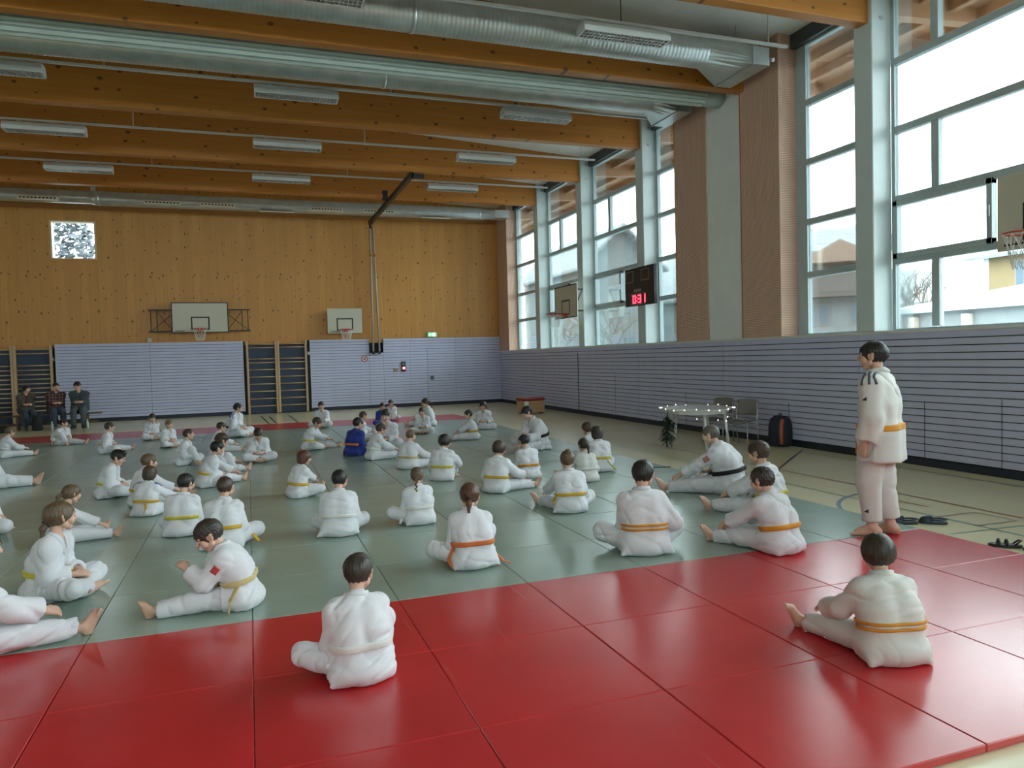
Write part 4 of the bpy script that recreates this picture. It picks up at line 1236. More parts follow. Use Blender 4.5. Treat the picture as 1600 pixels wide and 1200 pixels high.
tree('bare branching tree outside the large window in front of the tiled roof', 39.5, 34.5, 9.0, 2)
tree('bare shrub-like tree outside, left of the scoreboard', 15.5, 30.2, 6.6, 4, 0.95, col=(0.13, 0.13, 0.11))
tree('bare shrub-like tree outside, behind the column basketball board', 14.8, 34.5, 6.0, 9, 0.95, col=(0.13, 0.13, 0.11))
t = thing('snowy_bush', 'tall snow-covered bush outside the small square far window', 'bush', (-7.6, 34.0, -0.9))
r_ = random.Random(8); m = MB()
for i in range(4200):
    a, u = r_.random() * 2 * PI, r_.random(); hgt = 0.5 + 9.5 * r_.random() ** 0.8; rad = 3.0 * math.sqrt(max(0.05, 1 - (hgt / 10.2) ** 2)) * (0.75 + 0.25 * r_.random())
    c = Vector((rad * math.cos(a), rad * math.sin(a), hgt)); q = [c + Vector((r_.uniform(-.17, .17), r_.uniform(-.17, .17), r_.uniform(-.12, .12))) for _ in range(4)]
    m.poly(q, [(0, 1, 2), (0, 2, 3), (0, 3, 1), (1, 3, 2)])
b_ = m.build('snowy_foliage', plain('snowy_leaf', (0.11, 0.12, 0.13), 0.8, var=0.5), t); b_['kind'] = 'stuff'
MB().tube([(0, 0, 0), (0, 0, 6)], [0.2, 0.08], 8).build('trunk', plain('bark_snowy', (0.1, 0.09, 0.08), 0.9), t)
# ================================================================== people: distance-field bodies meshed with surface nets
V3 = lambda *a: np.array(a, float)


def unit(v):
    v = np.asarray(v, float); n = np.linalg.norm(v)
    return v / n if n > 1e-9 else np.array([0, 0, 1.0])


def rotz(a):
    c, s = math.cos(a), math.sin(a)
    return np.array([[c, -s, 0], [s, c, 0], [0, 0, 1.0]])


class Field:
    def __init__(s, lo, hi, h):
        s.h = h; s.lo = np.asarray(lo, float) - 2.5 * h
        n = np.ceil((np.asarray(hi, float) + 2.5 * h - s.lo) / h).astype(int) + 1
        s.n = n
        s.ax = [(s.lo[i] + h * np.arange(n[i])).astype(np.float32) for i in range(3)]
        s.d = np.full(n, 0.5, np.float32)

    def sub(s, lo, hi):
        a = np.maximum(np.floor((lo - s.lo) / s.h).astype(int), 0)
        b = np.minimum(np.ceil((hi - s.lo) / s.h).astype(int) + 1, s.n)
        if np.any(b <= a): return None
        sl = tuple(slice(a[i], b[i]) for i in range(3))
        X = s.ax[0][sl[0]][:, None, None]; Y = s.ax[1][sl[1]][None, :, None]; Z = s.ax[2][sl[2]][None, None, :]
        return sl, X, Y, Z

    def join(s, sl, dn, k, cut=False):
        d0 = s.d[sl]
        if cut:
            dn = -dn
            if k > 0:
                h = np.clip(0.5 - 0.5 * (d0 - dn) / k, 0, 1); s.d[sl] = d0 * (1 - h) + dn * h + k * h * (1 - h)
            else: s.d[sl] = np.maximum(d0, dn)
        elif k > 0:
            h = np.clip(0.5 + 0.5 * (d0 - dn) / k, 0, 1); s.d[sl] = d0 * (1 - h) + dn * h - k * h * (1 - h)
        else: s.d[sl] = np.minimum(d0, dn)

    def cone(s, a, b, r1, r2, k=0.02, clip=None, cut=False):
        a = np.asarray(a, float); b = np.asarray(b, float); m = max(r1, r2) + k + 3 * s.h
        q = s.sub(np.minimum(a, b) - m, np.maximum(a, b) + m)
        if q is None: return s
        sl, X, Y, Z = q
        ba = b - a; L = float(ba @ ba) + 1e-12
        px, py, pz = X - a[0], Y - a[1], Z - a[2]
        t = np.clip((px * ba[0] + py * ba[1] + pz * ba[2]) / L, 0, 1)
        dn = np.sqrt((px - t * ba[0]) ** 2 + (py - t * ba[1]) ** 2 + (pz - t * ba[2]) ** 2) - (r1 + (r2 - r1) * t)
        if clip is not None:
            for (n, c) in (clip if isinstance(clip, list) else [clip]):
                dn = np.maximum(dn, X * n[0] + Y * n[1] + Z * n[2] - float(np.dot(n, c)))
        s.join(sl, dn.astype(np.float32), k, cut)
        return s

    def ell(s, c, A, r, k=0.02, cut=False, clip=None):
        """ellipsoid, A rows = axes"""
        c = np.asarray(c, float); r = np.asarray(r, float); m = max(r) + k + 3 * s.h
        q = s.sub(c - m, c + m)
        if q is None: return s
        sl, X, Y, Z = q
        px, py, pz = X - c[0], Y - c[1], Z - c[2]
        k0 = 0; k1 = 0
        for i in range(3):
            u = px * A[i][0] + py * A[i][1] + pz * A[i][2]
            k0 = k0 + (u / r[i]) ** 2; k1 = k1 + (u / r[i] ** 2) ** 2
        k0 = np.sqrt(k0); k1 = np.sqrt(k1) + 1e-9
        dn = k0 * (k0 - 1) / k1
        if clip is not None:
            for (n, cc) in (clip if isinstance(clip, list) else [clip]):
                dn = np.maximum(dn, X * n[0] + Y * n[1] + Z * n[2] - float(np.dot(n, cc)))
        s.join(sl, dn.astype(np.float32), k, cut)
        return s

    def plane(s, n, c, k=0.0):
        """keep n.(p-c) < 0"""
        X, Y, Z = s.ax[0][:, None, None], s.ax[1][None, :, None], s.ax[2][None, None, :]
        s.d = np.maximum(s.d, (X * n[0] + Y * n[1] + Z * n[2] - float(np.dot(n, c))).astype(np.float32))
        return s

    def displace(s, fn, band=0.05):
        i = np.nonzero(np.abs(s.d) < band)
        p = np.stack([s.ax[k][i[k]] for k in range(3)], 1)
        s.d[i] += fn(p).astype(np.float32)
        return s

    def sample(s, p):
        q = (np.asarray(p, float) - s.lo) / s.h
        q = np.clip(q, 0, np.array(s.n) - 1.001); i = q.astype(int); f = q - i; out = 0
        for dx in (0, 1):
            for dy in (0, 1):
                for dz in (0, 1):
                    w = (f[:, 0] if dx else 1 - f[:, 0]) * (f[:, 1] if dy else 1 - f[:, 1]) * (f[:, 2] if dz else 1 - f[:, 2])
                    out = out + w * s.d[i[:, 0] + dx, i[:, 1] + dy, i[:, 2] + dz]
        return out

    def grad(s, p):
        e = s.h * 0.8; g = np.zeros_like(p)
        for k in range(3):
            o = np.zeros(3); o[k] = e
            g[:, k] = s.sample(p + o) - s.sample(p - o)
        return g / (np.linalg.norm(g, axis=1, keepdims=True) + 1e-9)

    def snap(s, p, off=0.0, it=8):
        p = np.array(p, float)
        for _ in range(it):
            p = p - s.grad(p) * np.clip(s.sample(p) - off, -0.03, 0.03)[:, None]
        return p

    def nets(s):
        d = s.d; sg = d < 0
        c = np.zeros(np.array(d.shape) - 1, np.uint8)
        for dx in (0, 1):
            for dy in (0, 1):
                for dz in (0, 1):
                    c += sg[dx:d.shape[0] - 1 + dx, dy:d.shape[1] - 1 + dy, dz:d.shape[2] - 1 + dz]
        I = np.nonzero((c > 0) & (c < 8)); n = len(I[0])
        if n == 0: return np.zeros((0, 3)), np.zeros((0, 4), int)
        idx = np.full(c.shape, -1, np.int32); idx[I] = np.arange(n)
        cv = {}
        for dx in (0, 1):
            for dy in (0, 1):
                for dz in (0, 1): cv[(dx, dy, dz)] = d[I[0] + dx, I[1] + dy, I[2] + dz]
        acc = np.zeros((n, 3)); cnt = np.zeros(n)
        for ax in range(3):
            o1, o2 = (ax + 1) % 3, (ax + 2) % 3
            for a in (0, 1):
                for b in (0, 1):
                    k0 = [0, 0, 0]; k0[o1] = a; k0[o2] = b; k1 = list(k0); k1[ax] = 1
                    d0, d1 = cv[tuple(k0)], cv[tuple(k1)]
                    m = (d0 < 0) != (d1 < 0)
                    t = np.where(m, d0 / np.where(np.abs(d0 - d1) < 1e-9, 1, d0 - d1), 0)
                    p = np.zeros((n, 3)); p[:, o1] = a; p[:, o2] = b; p[:, ax] = t
                    acc += p * m[:, None]; cnt += m
        V = s.lo + s.h * (np.stack(I, 1) + acc / cnt[:, None])
        F = []
        for ax in range(3):
            o1, o2 = (ax + 1) % 3, (ax + 2) % 3
            sl0 = [slice(None)] * 3; sl1 = [slice(None)] * 3
            sl0[ax] = slice(0, d.shape[ax] - 1); sl1[ax] = slice(1, d.shape[ax])
            m = sg[tuple(sl0)] != sg[tuple(sl1)]
            E = np.nonzero(m); inside = sg[tuple(sl0)][E]
            ok = (E[o1] > 0) & (E[o1] < d.shape[o1] - 1) & (E[o2] > 0) & (E[o2] < d.shape[o2] - 1)
            E = [e[ok] for e in E]; inside = inside[ok]
            q = []
            for a, b in ((-1, -1), (0, -1), (0, 0), (-1, 0)):
                e = list(E); e[o1] = e[o1] + a; e[o2] = e[o2] + b
                q.append(idx[e[0], e[1], e[2]])
            Q = np.stack(q, 1)
            Q[~inside] = Q[~inside][:, ::-1]
            F.append(Q)
        F = np.concatenate(F); F = F[(F >= 0).all(1)]
        return V, F


def np_mesh(name, parts):
    Vs, Fs, o = [], [], 0
    for v, f in parts:
        Vs.append(v); Fs.append(f + o); o += len(v)
    V = np.concatenate(Vs); F = np.concatenate(Fs)
    me = bpy.data.meshes.new(name)
    me.vertices.add(len(V)); me.vertices.foreach_set('co', V.astype(np.float32).ravel())
    me.loops.add(F.size); me.loops.foreach_set('vertex_index', F.astype(np.int32).ravel())
    me.polygons.add(len(F)); me.polygons.foreach_set('loop_start', np.arange(0, F.size, 4, dtype=np.int32))
    me.polygons.foreach_set('use_smooth', np.ones(len(F), bool))
    me.update(calc_edges=True); me.validate()
    return me


# ---- materials for people
def cloth_mat(name, col, weave=220, rough=0.85, var=0.05):
    if name in MATS: return MATS[name]
    g = G(name); v = g.coords()
    n = g.noise(v, 7, 3)
    g.set(Base_Color=g.ramp(n, [(0.3, tuple(c * (1 - var) for c in col)), (0.7, col)]), Roughness=rough)
    g.b.inputs['Sheen Weight'].default_value = 0.15
    w = g.math('ADD', g.math('MULTIPLY', g.noise(v, weave, 2), 0.35), g.math('MULTIPLY', g.noise(g.coords('Object', (1, 1, 0.55)), 17, 3), 1.0))
    g.bump(w, 0.35, 0.006)
    MATS[name] = g.m
    return g.m


def skin_mat(name, col):
    if name in MATS: return MATS[name]
    g = G(name); v = g.coords()
    at = g.add('ShaderNodeAttribute', attribute_name='lips')
    c = g.ramp(g.noise(v, 14, 3), [(0.3, tuple(k * 0.92 for k in col)), (0.7, col)])
    c = g.mix(at.outputs['Fac'], c, (col[0] * 0.80, col[1] * 0.48, col[2] * 0.48))
    g.set(Base_Color=c, Roughness=0.55)
    g.b.inputs['Subsurface Weight'].default_value = 0.0
    MATS[name] = g.m
    return g.m


def hair_mat(name, col):
    if name in MATS: return MATS[name]
    g = G(name)
    v = g.coords('Object', (1, 1, 0.25)); n = g.noise(v, 70, 3, 0.6)
    g.set(Base_Color=g.ramp(n, [(0.3, tuple(k * 0.55 for k in col)), (0.7, tuple(min(1, k * 1.35) for k in col))]), Roughness=0.5)
    g.bump(n, 0.5, 0.004)
    MATS[name] = g.m
    return g.m


def plaid_mat():
    if 'plaid' in MATS: return MATS['plaid']
    g = G('plaid'); v = g.coords()
    sep = g.add('ShaderNodeSeparateXYZ', {'Vector': v}); c = (0.05, 0.018, 0.018)
    col = None
    for i, s in enumerate((sep.outputs[0], sep.outputs[2])):
        f = g.math('LESS_THAN', g.math('FRACT', g.math('DIVIDE', s, 0.085)), 0.13)
        col = g.mix(g.math('MULTIPLY', f, 0.7), col if col is not None else c, (0.30, 0.20, 0.18))
    g.set(Base_Color=col, Roughness=0.9)
    MATS['plaid'] = g.m
    return g.m


def eye_mat():
    if 'eye' in MATS: return MATS['eye']
    g = G('eye'); tc = g.add('ShaderNodeTexCoord')
    sep = g.add('ShaderNodeSeparateXYZ', {'Vector': tc.outputs['Object']})
    r2 = g.math('ADD', g.math('POWER', sep.outputs[0], 2.0), g.math('POWER', sep.outputs[2], 2.0))
    iris = g.math('LESS_THAN', r2, 0.30)
    g.set(Base_Color=g.mix(iris, (0.62, 0.60, 0.57), (0.035, 0.022, 0.014)), Roughness=0.15)
    MATS['eye'] = g.m
    return g.m


M_eye = eye_mat()
_em = MB()
_secs = []
for i in range(9):
    th = PI * i / 8
    _secs.append([(math.sin(th) * math.cos(2 * PI * k / 12) if 0 < i < 8 else 1e-4 * math.cos(2 * PI * k / 12), math.cos(th), math.sin(th) * math.sin(2 * PI * k / 12) if 0 < i < 8 else 1e-4 * math.sin(2 * PI * k / 12)) for k in range(12)])
loft(_em, _secs)
EYE = _em.mesh('eye'); EYE.materials.append(M_eye)

SKIN = {'a': (0.66, 0.40, 0.29), 'b': (0.72, 0.47, 0.36), 'c': (0.5, 0.28, 0.19)}
HAIR = {'black': (0.012, 0.010, 0.009), 'dark': (0.034, 0.024, 0.017), 'brown': (0.055, 0.033, 0.020), 'light': (0.115, 0.072, 0.038), 'blond': (0.20, 0.135, 0.07), 'auburn': (0.09, 0.032, 0.016), 'grey': (0.13, 0.115, 0.10)}
BELT = {'white': (0.72, 0.70, 0.66), 'yellow': (0.62, 0.36, 0.02), 'lemon': (0.58, 0.48, 0.04), 'orange': (0.62, 0.15, 0.03), 'gold': (0.66, 0.27, 0.015), 'black': (0.012, 0.012, 0.014), 'pale': (0.60, 0.47, 0.22)}
GI = {'white': (0.70, 0.69, 0.725), 'ecru': (0.69, 0.67, 0.64), 'blue': (0.012, 0.030, 0.22)}


def ik(a, t, l1, l2, pole):
    d = t - a; L = np.linalg.norm(d); mx = (l1 + l2) * 0.999
    if L > mx: t = a + d / L * mx; d = t - a; L = mx
    L = max(L, abs(l1 - l2) + 1e-4)
    u = d / L
    pole = np.asarray(pole, float); pv = pole - u * float(pole @ u); pv = unit(pv)
    x = (l1 * l1 - l2 * l2 + L * L) / (2 * L); hgt = math.sqrt(max(0, l1 * l1 - x * x))
    return a + u * x + pv * hgt, t


def folds(seed, H, amp, horiz=0.6):
    """thin crease lines in patches plus a gentle undulation"""
    r = np.random.default_rng(seed)
    sets = []
    for i, wl in enumerate((0.13, 0.11, 0.085, 0.07, 0.055)):
        k = r.normal(size=3) * np.array([0.8, 0.8, 0.6 + horiz]); k = k / np.linalg.norm(k) * (PI / (wl * H))
        sets.append((k, r.uniform(0, 6.3), r.normal(size=3) * 7 / H, r.uniform(0, 6.3), r.normal(size=3) * 9 / H, r.uniform(0, 6.3), r.normal(size=3) * 9 / H, r.uniform(0, 6.3)))
    lo = [(r.normal(size=3) * 9 / H, r.uniform(0, 6.3)) for _ in range(3)]

    def fn(p):
        o = 0
        for k, ph, kw, pw, m1, q1, m2, q2 in sets:
            x = p @ k + ph + 1.3 * np.sin(p @ kw + pw)
            g = np.exp(-(np.sin(x) / 0.42) ** 2)
            m = np.clip(-0.02 + 1.35 * np.sin(p @ m1 + q1) * np.sin(p @ m2 + q2), 0, 1)
            o = o + g * m
        for k, q in lo: o = o + 0.22 * np.sin(p @ k + q)
        return amp * H * (o - 0.35)
    return fn


def leg_target(code, s, hip, H, P):
    """returns ankle, pole, toe dir, sole dir (out of the sole)   s=+1 right side"""
    if isinstance(code, tuple):
        ank, pole, toe, sole = code
        m = np.array([s, 1, 1]); return np.array(ank) * m * H, np.array(pole) * m, unit(np.array(toe) * m), unit(np.array(sole) * m)
    c = code[0]; arg = float(code[1:]) if len(code) > 1 else 0.0
    if c == 'x': return V3(s * -0.02, 0.205 + 0.015 * s, 0.042) * H, V3(s, 0.15, 0.22), unit(V3(-s * 0.75, 0.55, -0.05)), unit(V3(-s * 0.3, 0.35, -0.6))
    if c == 'b': return V3(s * 0.035, 0.235, 0.036) * H, V3(s, 0.05, 0.30), unit(V3(-s * 0.15, 1, 0.25)), unit(V3(-s, 0.1, -0.15))
    if c == 'e':
        a = math.radians(arg); d = V3(s * math.sin(a), math.cos(a), 0)
        ank = hip + d * 0.452 * H; ank[2] = 0.036 * H
        return ank, V3(s * 0.15, 0, 1.0), unit(d * 0.35 + V3(s * 0.22, 0, 0.92)), unit(d + V3(0, 0, -0.30))
    if c == 'u': return V3(s * 0.075, 0.24 + arg / 100, 0.042) * H, V3(s * 0.25, 0.3, 1.0), unit(V3(s * 0.15, 1, -0.10)), V3(0, 0, -1.0)
    if c == 'k': return V3(s * 0.055, -0.09, 0.036) * H, V3(s * 0.25, 1, 0.1), unit(V3(-s * 0.2, -1, -0.1)), unit(V3(0, -0.2, 1))
    if c == 's': return V3(s * 0.055, arg / 100, 0.045) * H, V3(s * 0.1, 1, 0), unit(V3(s * 0.22, 1, -0.12)), V3(0, 0, -1.0)
    if c == 'c': return V3(s * 0.075, 0.23 + arg / 100, 0.045) * H, V3(s * 0.05, 1, 0.6), unit(V3(s * 0.15, 1, -0.05)), V3(0, 0, -1.0)


def hand_target(code, s, H, sk):
    A = sk['ank']
    if isinstance(code, tuple): return np.array(code) * np.array([s, 1, 1]) * H
    if code == 'feet': return A[s] * 0.5 + A[-s] * 0.5 + V3(s * 0.03, -0.01, 0.055) * H if np.linalg.norm(A[1] - A[-1]) < 0.2 * H else A[s] * 0.85 + sk['hip'][s] * 0.15 + V3(0, 0, 0.06) * H
    if code == 'own': return A[s] + V3(0, -0.03, 0.06) * H
    if code == 'shin': return A[s] * 0.55 + sk['knee'][s] * 0.45 + V3(-s * 0.01, 0, 0.075) * H
    if code == 'knee': return sk['knee'][s] + V3(-s * 0.01, 0.01, 0.065) * H
    if code == 'otherknee': return sk['knee'][-s] + V3(0, -0.02, 0.075) * H
    if code == 'other': return A[-s] * 0.8 + sk['knee'][-s] * 0.2 + V3(0, 0, 0.06) * H
    if code == 'lap': return V3(s * 0.035, 0.15, sk['P'][2] / H + 0.06) * H
    if code == 'back': return V3(s * 0.17, -0.14, 0.035) * H
    if code == 'side': return V3(s * 0.140, 0.045, sk['P'][2] / H - 0.10) * H


person_count = [0]


def person(px, py, top, phi, legs=('x', 'x'), hands=('feet', 'feet'), lean=16, hyaw=0, hpitch=12, hair='short', hcol='dark', belt='yellow', gi='white',
           skin='a', off=0.13, adult=False, seat=None, side=0, fat=1.0, label='', style='gi', H=None, tails=(), twist=0, stripes=None, beard=False, coat=None, pants=None, eyes=None, pos=None, zbase=0.0435, double=False, tuft=0.0):
    n = person_count[0]; person_count[0] += 1
    if style != 'gi': fat = 0.86
    # ---- where the person is
    az = YAW + math.atan((px - 800) / FPX)
    if pos is None:
        g = ground(px, py, zbase); g = g[:2] + off * np.array([math.sin(az), math.cos(az)])
    else: g = np.array(pos, float)
    heading = az + math.radians(phi)
    dist = math.hypot(*g)
    standing = seat == 'stand'
    hr = 0.140 if adult else 0.170
    sw = 0.112 if adult else 0.099

    def skeleton(H):
        sk = {}
        pz = 0.072 if seat is None else (0.525 if standing else seat / H)
        if seat == 'kneel': pz = 0.13
        P = V3(0, 0, pz) * H
        ld = math.radians(lean); sd = math.radians(side)
        dr = lambda f: V3(math.sin(sd * f), math.sin(ld * f) * math.cos(sd * f), math.cos(ld * f) * math.cos(sd * f))
        base = -0.25 if not standing else 0.0
        W = P + 0.098 * H * dr(0.15 + base if lean > 8 else 0.1)
        C = W + 0.125 * H * dr(0.9)
        N = C + 0.078 * H * dr(1.15)
        R = rotz(-math.radians(twist))
        rt = R @ V3(1, 0, 0)
        sk.update(P=P, W=W, C=C, N=N, rt=rt, up=dr(1.0), fw=unit(np.cross(dr(0.9), rt)))
        hyr, hpr = math.radians(hyaw), math.radians(hpitch)
        f = R @ V3(math.sin(hyr) * math.cos(hpr), math.cos(hyr) * math.cos(hpr), -math.sin(hpr))
        r_ = unit(np.cross(f, V3(0, 0, 1))); u = np.cross(r_, f)
        sk['hc'] = N + 0.018 * H * dr(0.9) + u * hr * H * 0.56 + f * 0.02 * H
        sk['hA'] = np.array([r_, f, u]); sk['hh'] = hr * H
        sk['top'] = sk['hc'][2] + hr * H * 0.52
        sk['hip'] = {}; sk['knee'] = {}; sk['ank'] = {}; sk['toe'] = {}; sk['sole'] = {}
        for s, code in ((-1, legs[0]), (1, legs[1])):
            hip = P + V3(s * 0.060, 0.01, 0.0) * H
            a, pole, toe, sole = leg_target(code, s, hip, H, P)
            tl, sl = (0.232, 0.222) if not standing else (0.245, 0.238)
            kn, a = ik(hip, a, tl * H, sl * H, pole)
            if kn[2] < 0.055 * H: kn = kn + V3(0, 0, 0.055 * H - kn[2])
            sk['hip'][s], sk['knee'][s], sk['ank'][s], sk['toe'][s], sk['sole'][s] = hip, kn, a, toe, sole
        sk['sh'] = {}; sk['elb'] = {}; sk['wr'] = {}
        for s, code in ((-1, hands[0]), (1, hands[1])):
            S = N - 0.052 * H * dr(1.0) + rt * s * sw * H + sk['fw'] * 0.012 * H
            t = hand_target(code, s, H, sk)
            d = t - S; t = t - unit(d) * 0.055 * H
            e, w = ik(S, t, 0.163 * H, 0.142 * H, V3(s * 0.50, -0.45, -0.8) if code != 'back' and style == 'gi' else (V3(s * 0.4, -1, 0) if code == 'back' else V3(s * 0.15, -0.7, -0.8)))
            e[2] = max(e[2], 0.05 * H); w[2] = max(w[2], 0.035 * H)
            sk['sh'][s], sk['elb'][s], sk['wr'][s] = S, e, w
        return sk

    if H is None:
        d = ray(px, top); ztop = CAM_Z + d[2] * dist / math.hypot(d[0], d[1])
        H = 1.3
        for _ in range(4):
            H = H * (ztop - zbase) / skeleton(H)['top']
    sk = skeleton(H)
    vox = min(max(dist * 0.0016, 0.0080), 0.0175)
    fine = min(max(dist * 0.00092, 0.0056), 0.012)
    root = empty('person', (g[0], g[1], zbase), -heading)
    tag(root, label, 'person', 'judo children and trainers on the mats' if style == 'gi' else 'spectators on the bench')
    parent = root

    def part(name, fld, mat, par=None):
        me = np_mesh(name, [fld.nets()])
        return link_mesh(name, me, mat, par or parent)

    P, W, C, N = sk['P'], sk['W'], sk['C'], sk['N']; rt = sk['rt']; fw = sk['fw']; X1 = V3(1, 0, 0)
    hc, hA, hh = sk['hc'], sk['hA'], sk['hh']
    hp = lambda x, y, z: hc + hh * (hA[0] * x + hA[1] * y + hA[2] * z)
    skm = skin_mat('skin_' + skin, SKIN[skin])

    # ---- body (one mesh): head and neck, arms with hands, feet, covered trunk and thighs
    pieces = []
    f = Field(hp(0, 0, 0) - hh * 0.78 - V3(0, 0, 0.06 * H), hp(0, 0, 0) + hh * 0.78, fine)
    f.ell(hp(0, -0.03, 0.10), hA, V3(0.365, 0.455, 0.405) * hh, 0.01)
    f.cone(hp(0, 0.06, -0.06), hp(0, 0.27, -0.385), 0.30 * hh, 0.115 * hh, 0.06 * hh)
    for s in (-1, 1):
        f.ell(hp(s * 0.165, 0.30, -0.13), hA, V3(0.15, 0.13, 0.16) * hh, 0.05 * hh)
        f.cone(hp(s * 0.22, 0.10, -0.26), hp(s * 0.07, 0.27, -0.40), 0.10 * hh, 0.085 * hh, 0.06 * hh)
        f.ell(hp(s * 0.155, 0.455, 0.015), hA, V3(0.105, 0.07, 0.075) * hh, 0.045 * hh, cut=True)
        f.cone(hp(s * 0.07, 0.425, 0.105), hp(s * 0.24, 0.36, 0.115), 0.035 * hh, 0.03 * hh, 0.05 * hh)
        f.cone(hp(s * 0.375, -0.02, 0.06), hp(s * 0.365, 0.02, -0.12), 0.055 * hh, 0.04 * hh, 0.02 * hh)
        f.ell(hp(s * 0.415, 0.03, 0.01), hA, V3(0.022, 0.035, 0.05) * hh, 0.01 * hh, cut=True)
    f.cone(hp(0, 0.425, 0.05), hp(0, 0.515, -0.105), 0.032 * hh, 0.055 * hh, 0.04 * hh)
    f.cone(hp(-0.045, 0.455, -0.115), hp(0.045, 0.455, -0.115), 0.038 * hh, 0.038 * hh, 0.03 * hh)
    f.cone(hp(-0.085, 0.395, -0.235), hp(0.085, 0.395, -0.235), 0.034 * hh, 0.034 * hh, 0.03 * hh)
    f.cone(hp(-0.07, 0.385, -0.285), hp(0.07, 0.385, -0.285), 0.036 * hh, 0.036 * hh, 0.03 * hh)
    f.cone(hp(-0.10, 0.425, -0.258), hp(0.10, 0.425, -0.258), 0.013 * hh, 0.013 * hh, 0.015 * hh, cut=True)
    f.cone(hp(0, -0.09, -0.20), N - sk['up'] * 0.02 * H + fw * 0.008 * H, 0.20 * hh, 0.19 * hh, 0.05 * hh)
    f.cone(N - sk['up'] * 0.02 * H + fw * 0.014 * H, C + fw * (0.020 if style == 'gi' else 0.0) * H, 0.034 * H, (0.048 if style == 'gi' else 0.03) * H, 0.02 * H)
    hv = f.nets(); pieces.append(hv)
    for s in (-1, 1):
        E, Wr = sk['elb'][s], sk['wr'][s]; fd = unit(Wr - E)
        down = V3(0, 0, -1.0); inw = V3(-s, 0, 0)
        nrm = unit(down * 0.8 + inw * 0.55 - fd * float((down * 0.8 + inw * 0.55) @ fd))       # palm normal
        lat = np.cross(fd, nrm) * s                                                               # towards the thumb side
        if lat @ (V3(-s, 0.3, 0.4)) < 0: lat = -lat
        tip = Wr + fd * 0.115 * H
        f = Field(np.minimum(np.minimum(E, Wr), tip) - 0.06 * H, np.maximum(np.maximum(E, Wr), tip) + 0.06 * H, fine)
        f.cone(E, E + (Wr - E) * 0.45, 0.030 * H, 0.028 * H, 0.01); f.cone(E + (Wr - E) * 0.45, Wr, 0.027 * H, 0.0175 * H, 0.01)
        for q in (-0.013, 0.0, 0.013):
            f.cone(Wr + fd * 0.006 * H + lat * q * 0.7 * H, Wr + fd * 0.048 * H + lat * q * 1.25 * H, 0.0115 * H, 0.0105 * H, 0.008 * H)
        for q, Lf in ((0.020, 0.036), (0.0068, 0.041), (-0.0066, 0.038), (-0.0195, 0.030)):
            b0 = Wr + fd * 0.049 * H + lat * q * H; d = unit(fd + nrm * 0.35)
            b1 = b0 + d * Lf * 0.5 * H; d = unit(fd * 0.7 + nrm * 0.75); b2 = b1 + d * Lf * 0.33 * H; d = unit(fd * 0.35 + nrm); b3 = b2 + d * Lf * 0.25 * H
            f.cone(b0, b1, 0.0072 * H, 0.0066 * H, 0.002 * H); f.cone(b1, b2, 0.0066 * H, 0.006 * H, 0.001 * H); f.cone(b2, b3, 0.006 * H, 0.0054 * H, 0.001 * H)
        b0 = Wr + fd * 0.014 * H + lat * 0.013 * H; b1 = b0 + unit(fd * 0.7 + lat * 0.9 + nrm * 0.3) * 0.026 * H; b2 = b1 + unit(fd + lat * 0.35 + nrm * 0.4) * 0.022 * H
        f.cone(b0, b1, 0.0095 * H, 0.0078 * H, 0.006 * H); f.cone(b1, b2, 0.0076 * H, 0.006 * H, 0.001 * H)
        pieces.append(f.nets())
    if style == 'gi':
        for s in (-1, 1):
            K, A, T, So = sk['knee'][s], sk['ank'][s], sk['toe'][s], sk['sole'][s]
            T = unit(T - So * float(T @ So) * 0.6); la = unit(np.cross(T, So)); sd = unit(A - K)
            tip = A + T * 0.125 * H; hl = A - T * 0.05 * H
            lo = np.minimum.reduce([A, tip, hl, A - sd * 0.10 * H]); hi = np.maximum.reduce([A, tip, hl, A - sd * 0.10 * H])
            f = Field(lo - 0.055 * H, hi + 0.055 * H, fine)
            f.cone(A - sd * 0.11 * H, A, 0.030 * H, 0.0225 * H, 0.01)
            f.cone(A, A - T * 0.026 * H + So * 0.022 * H, 0.0225 * H, 0.0205 * H, 0.012 * H)
            f.cone(A - T * 0.02 * H + So * 0.024 * H, A + T * 0.072 * H + So * 0.027 * H + la * 0.010 * H, 0.0185 * H, 0.0155 * H, 0.012 * H)
            f.cone(A - T * 0.02 * H + So * 0.026 * H, A + T * 0.066 * H + So * 0.029 * H - la * 0.012 * H, 0.0165 * H, 0.0140 * H, 0.012 * H)
            f.cone(A + T * 0.01 * H, A + T * 0.06 * H + So * 0.018 * H, 0.021 * H, 0.015 * H, 0.015 * H)
            for i, q in enumerate((0.021, 0.0105, 0.001, -0.0085, -0.0175)):
                qq = q * (1 if s < 0 else -1)
                b0 = A + T * (0.070 - 0.002 * i) * H + So * 0.029 * H + la * qq * H; Lt = (0.026, 0.023, 0.021, 0.018, 0.015)[i]
                f.cone(b0, b0 + unit(T + So * 0.15) * Lt * H, (0.0095 if i == 0 else 0.0072) * H, (0.0088 if i == 0 else 0.0064) * H, 0.002 * H)
            f.plane(V3(0, 0, -1), V3(0, 0, 0.0015))
            pieces.append(f.nets())
    f = Field(V3(-0.25, -0.2, 0) * H, V3(0.25, 0.35, N[2] / H + 0.02) * H, max(vox * 1.9, 0.024))
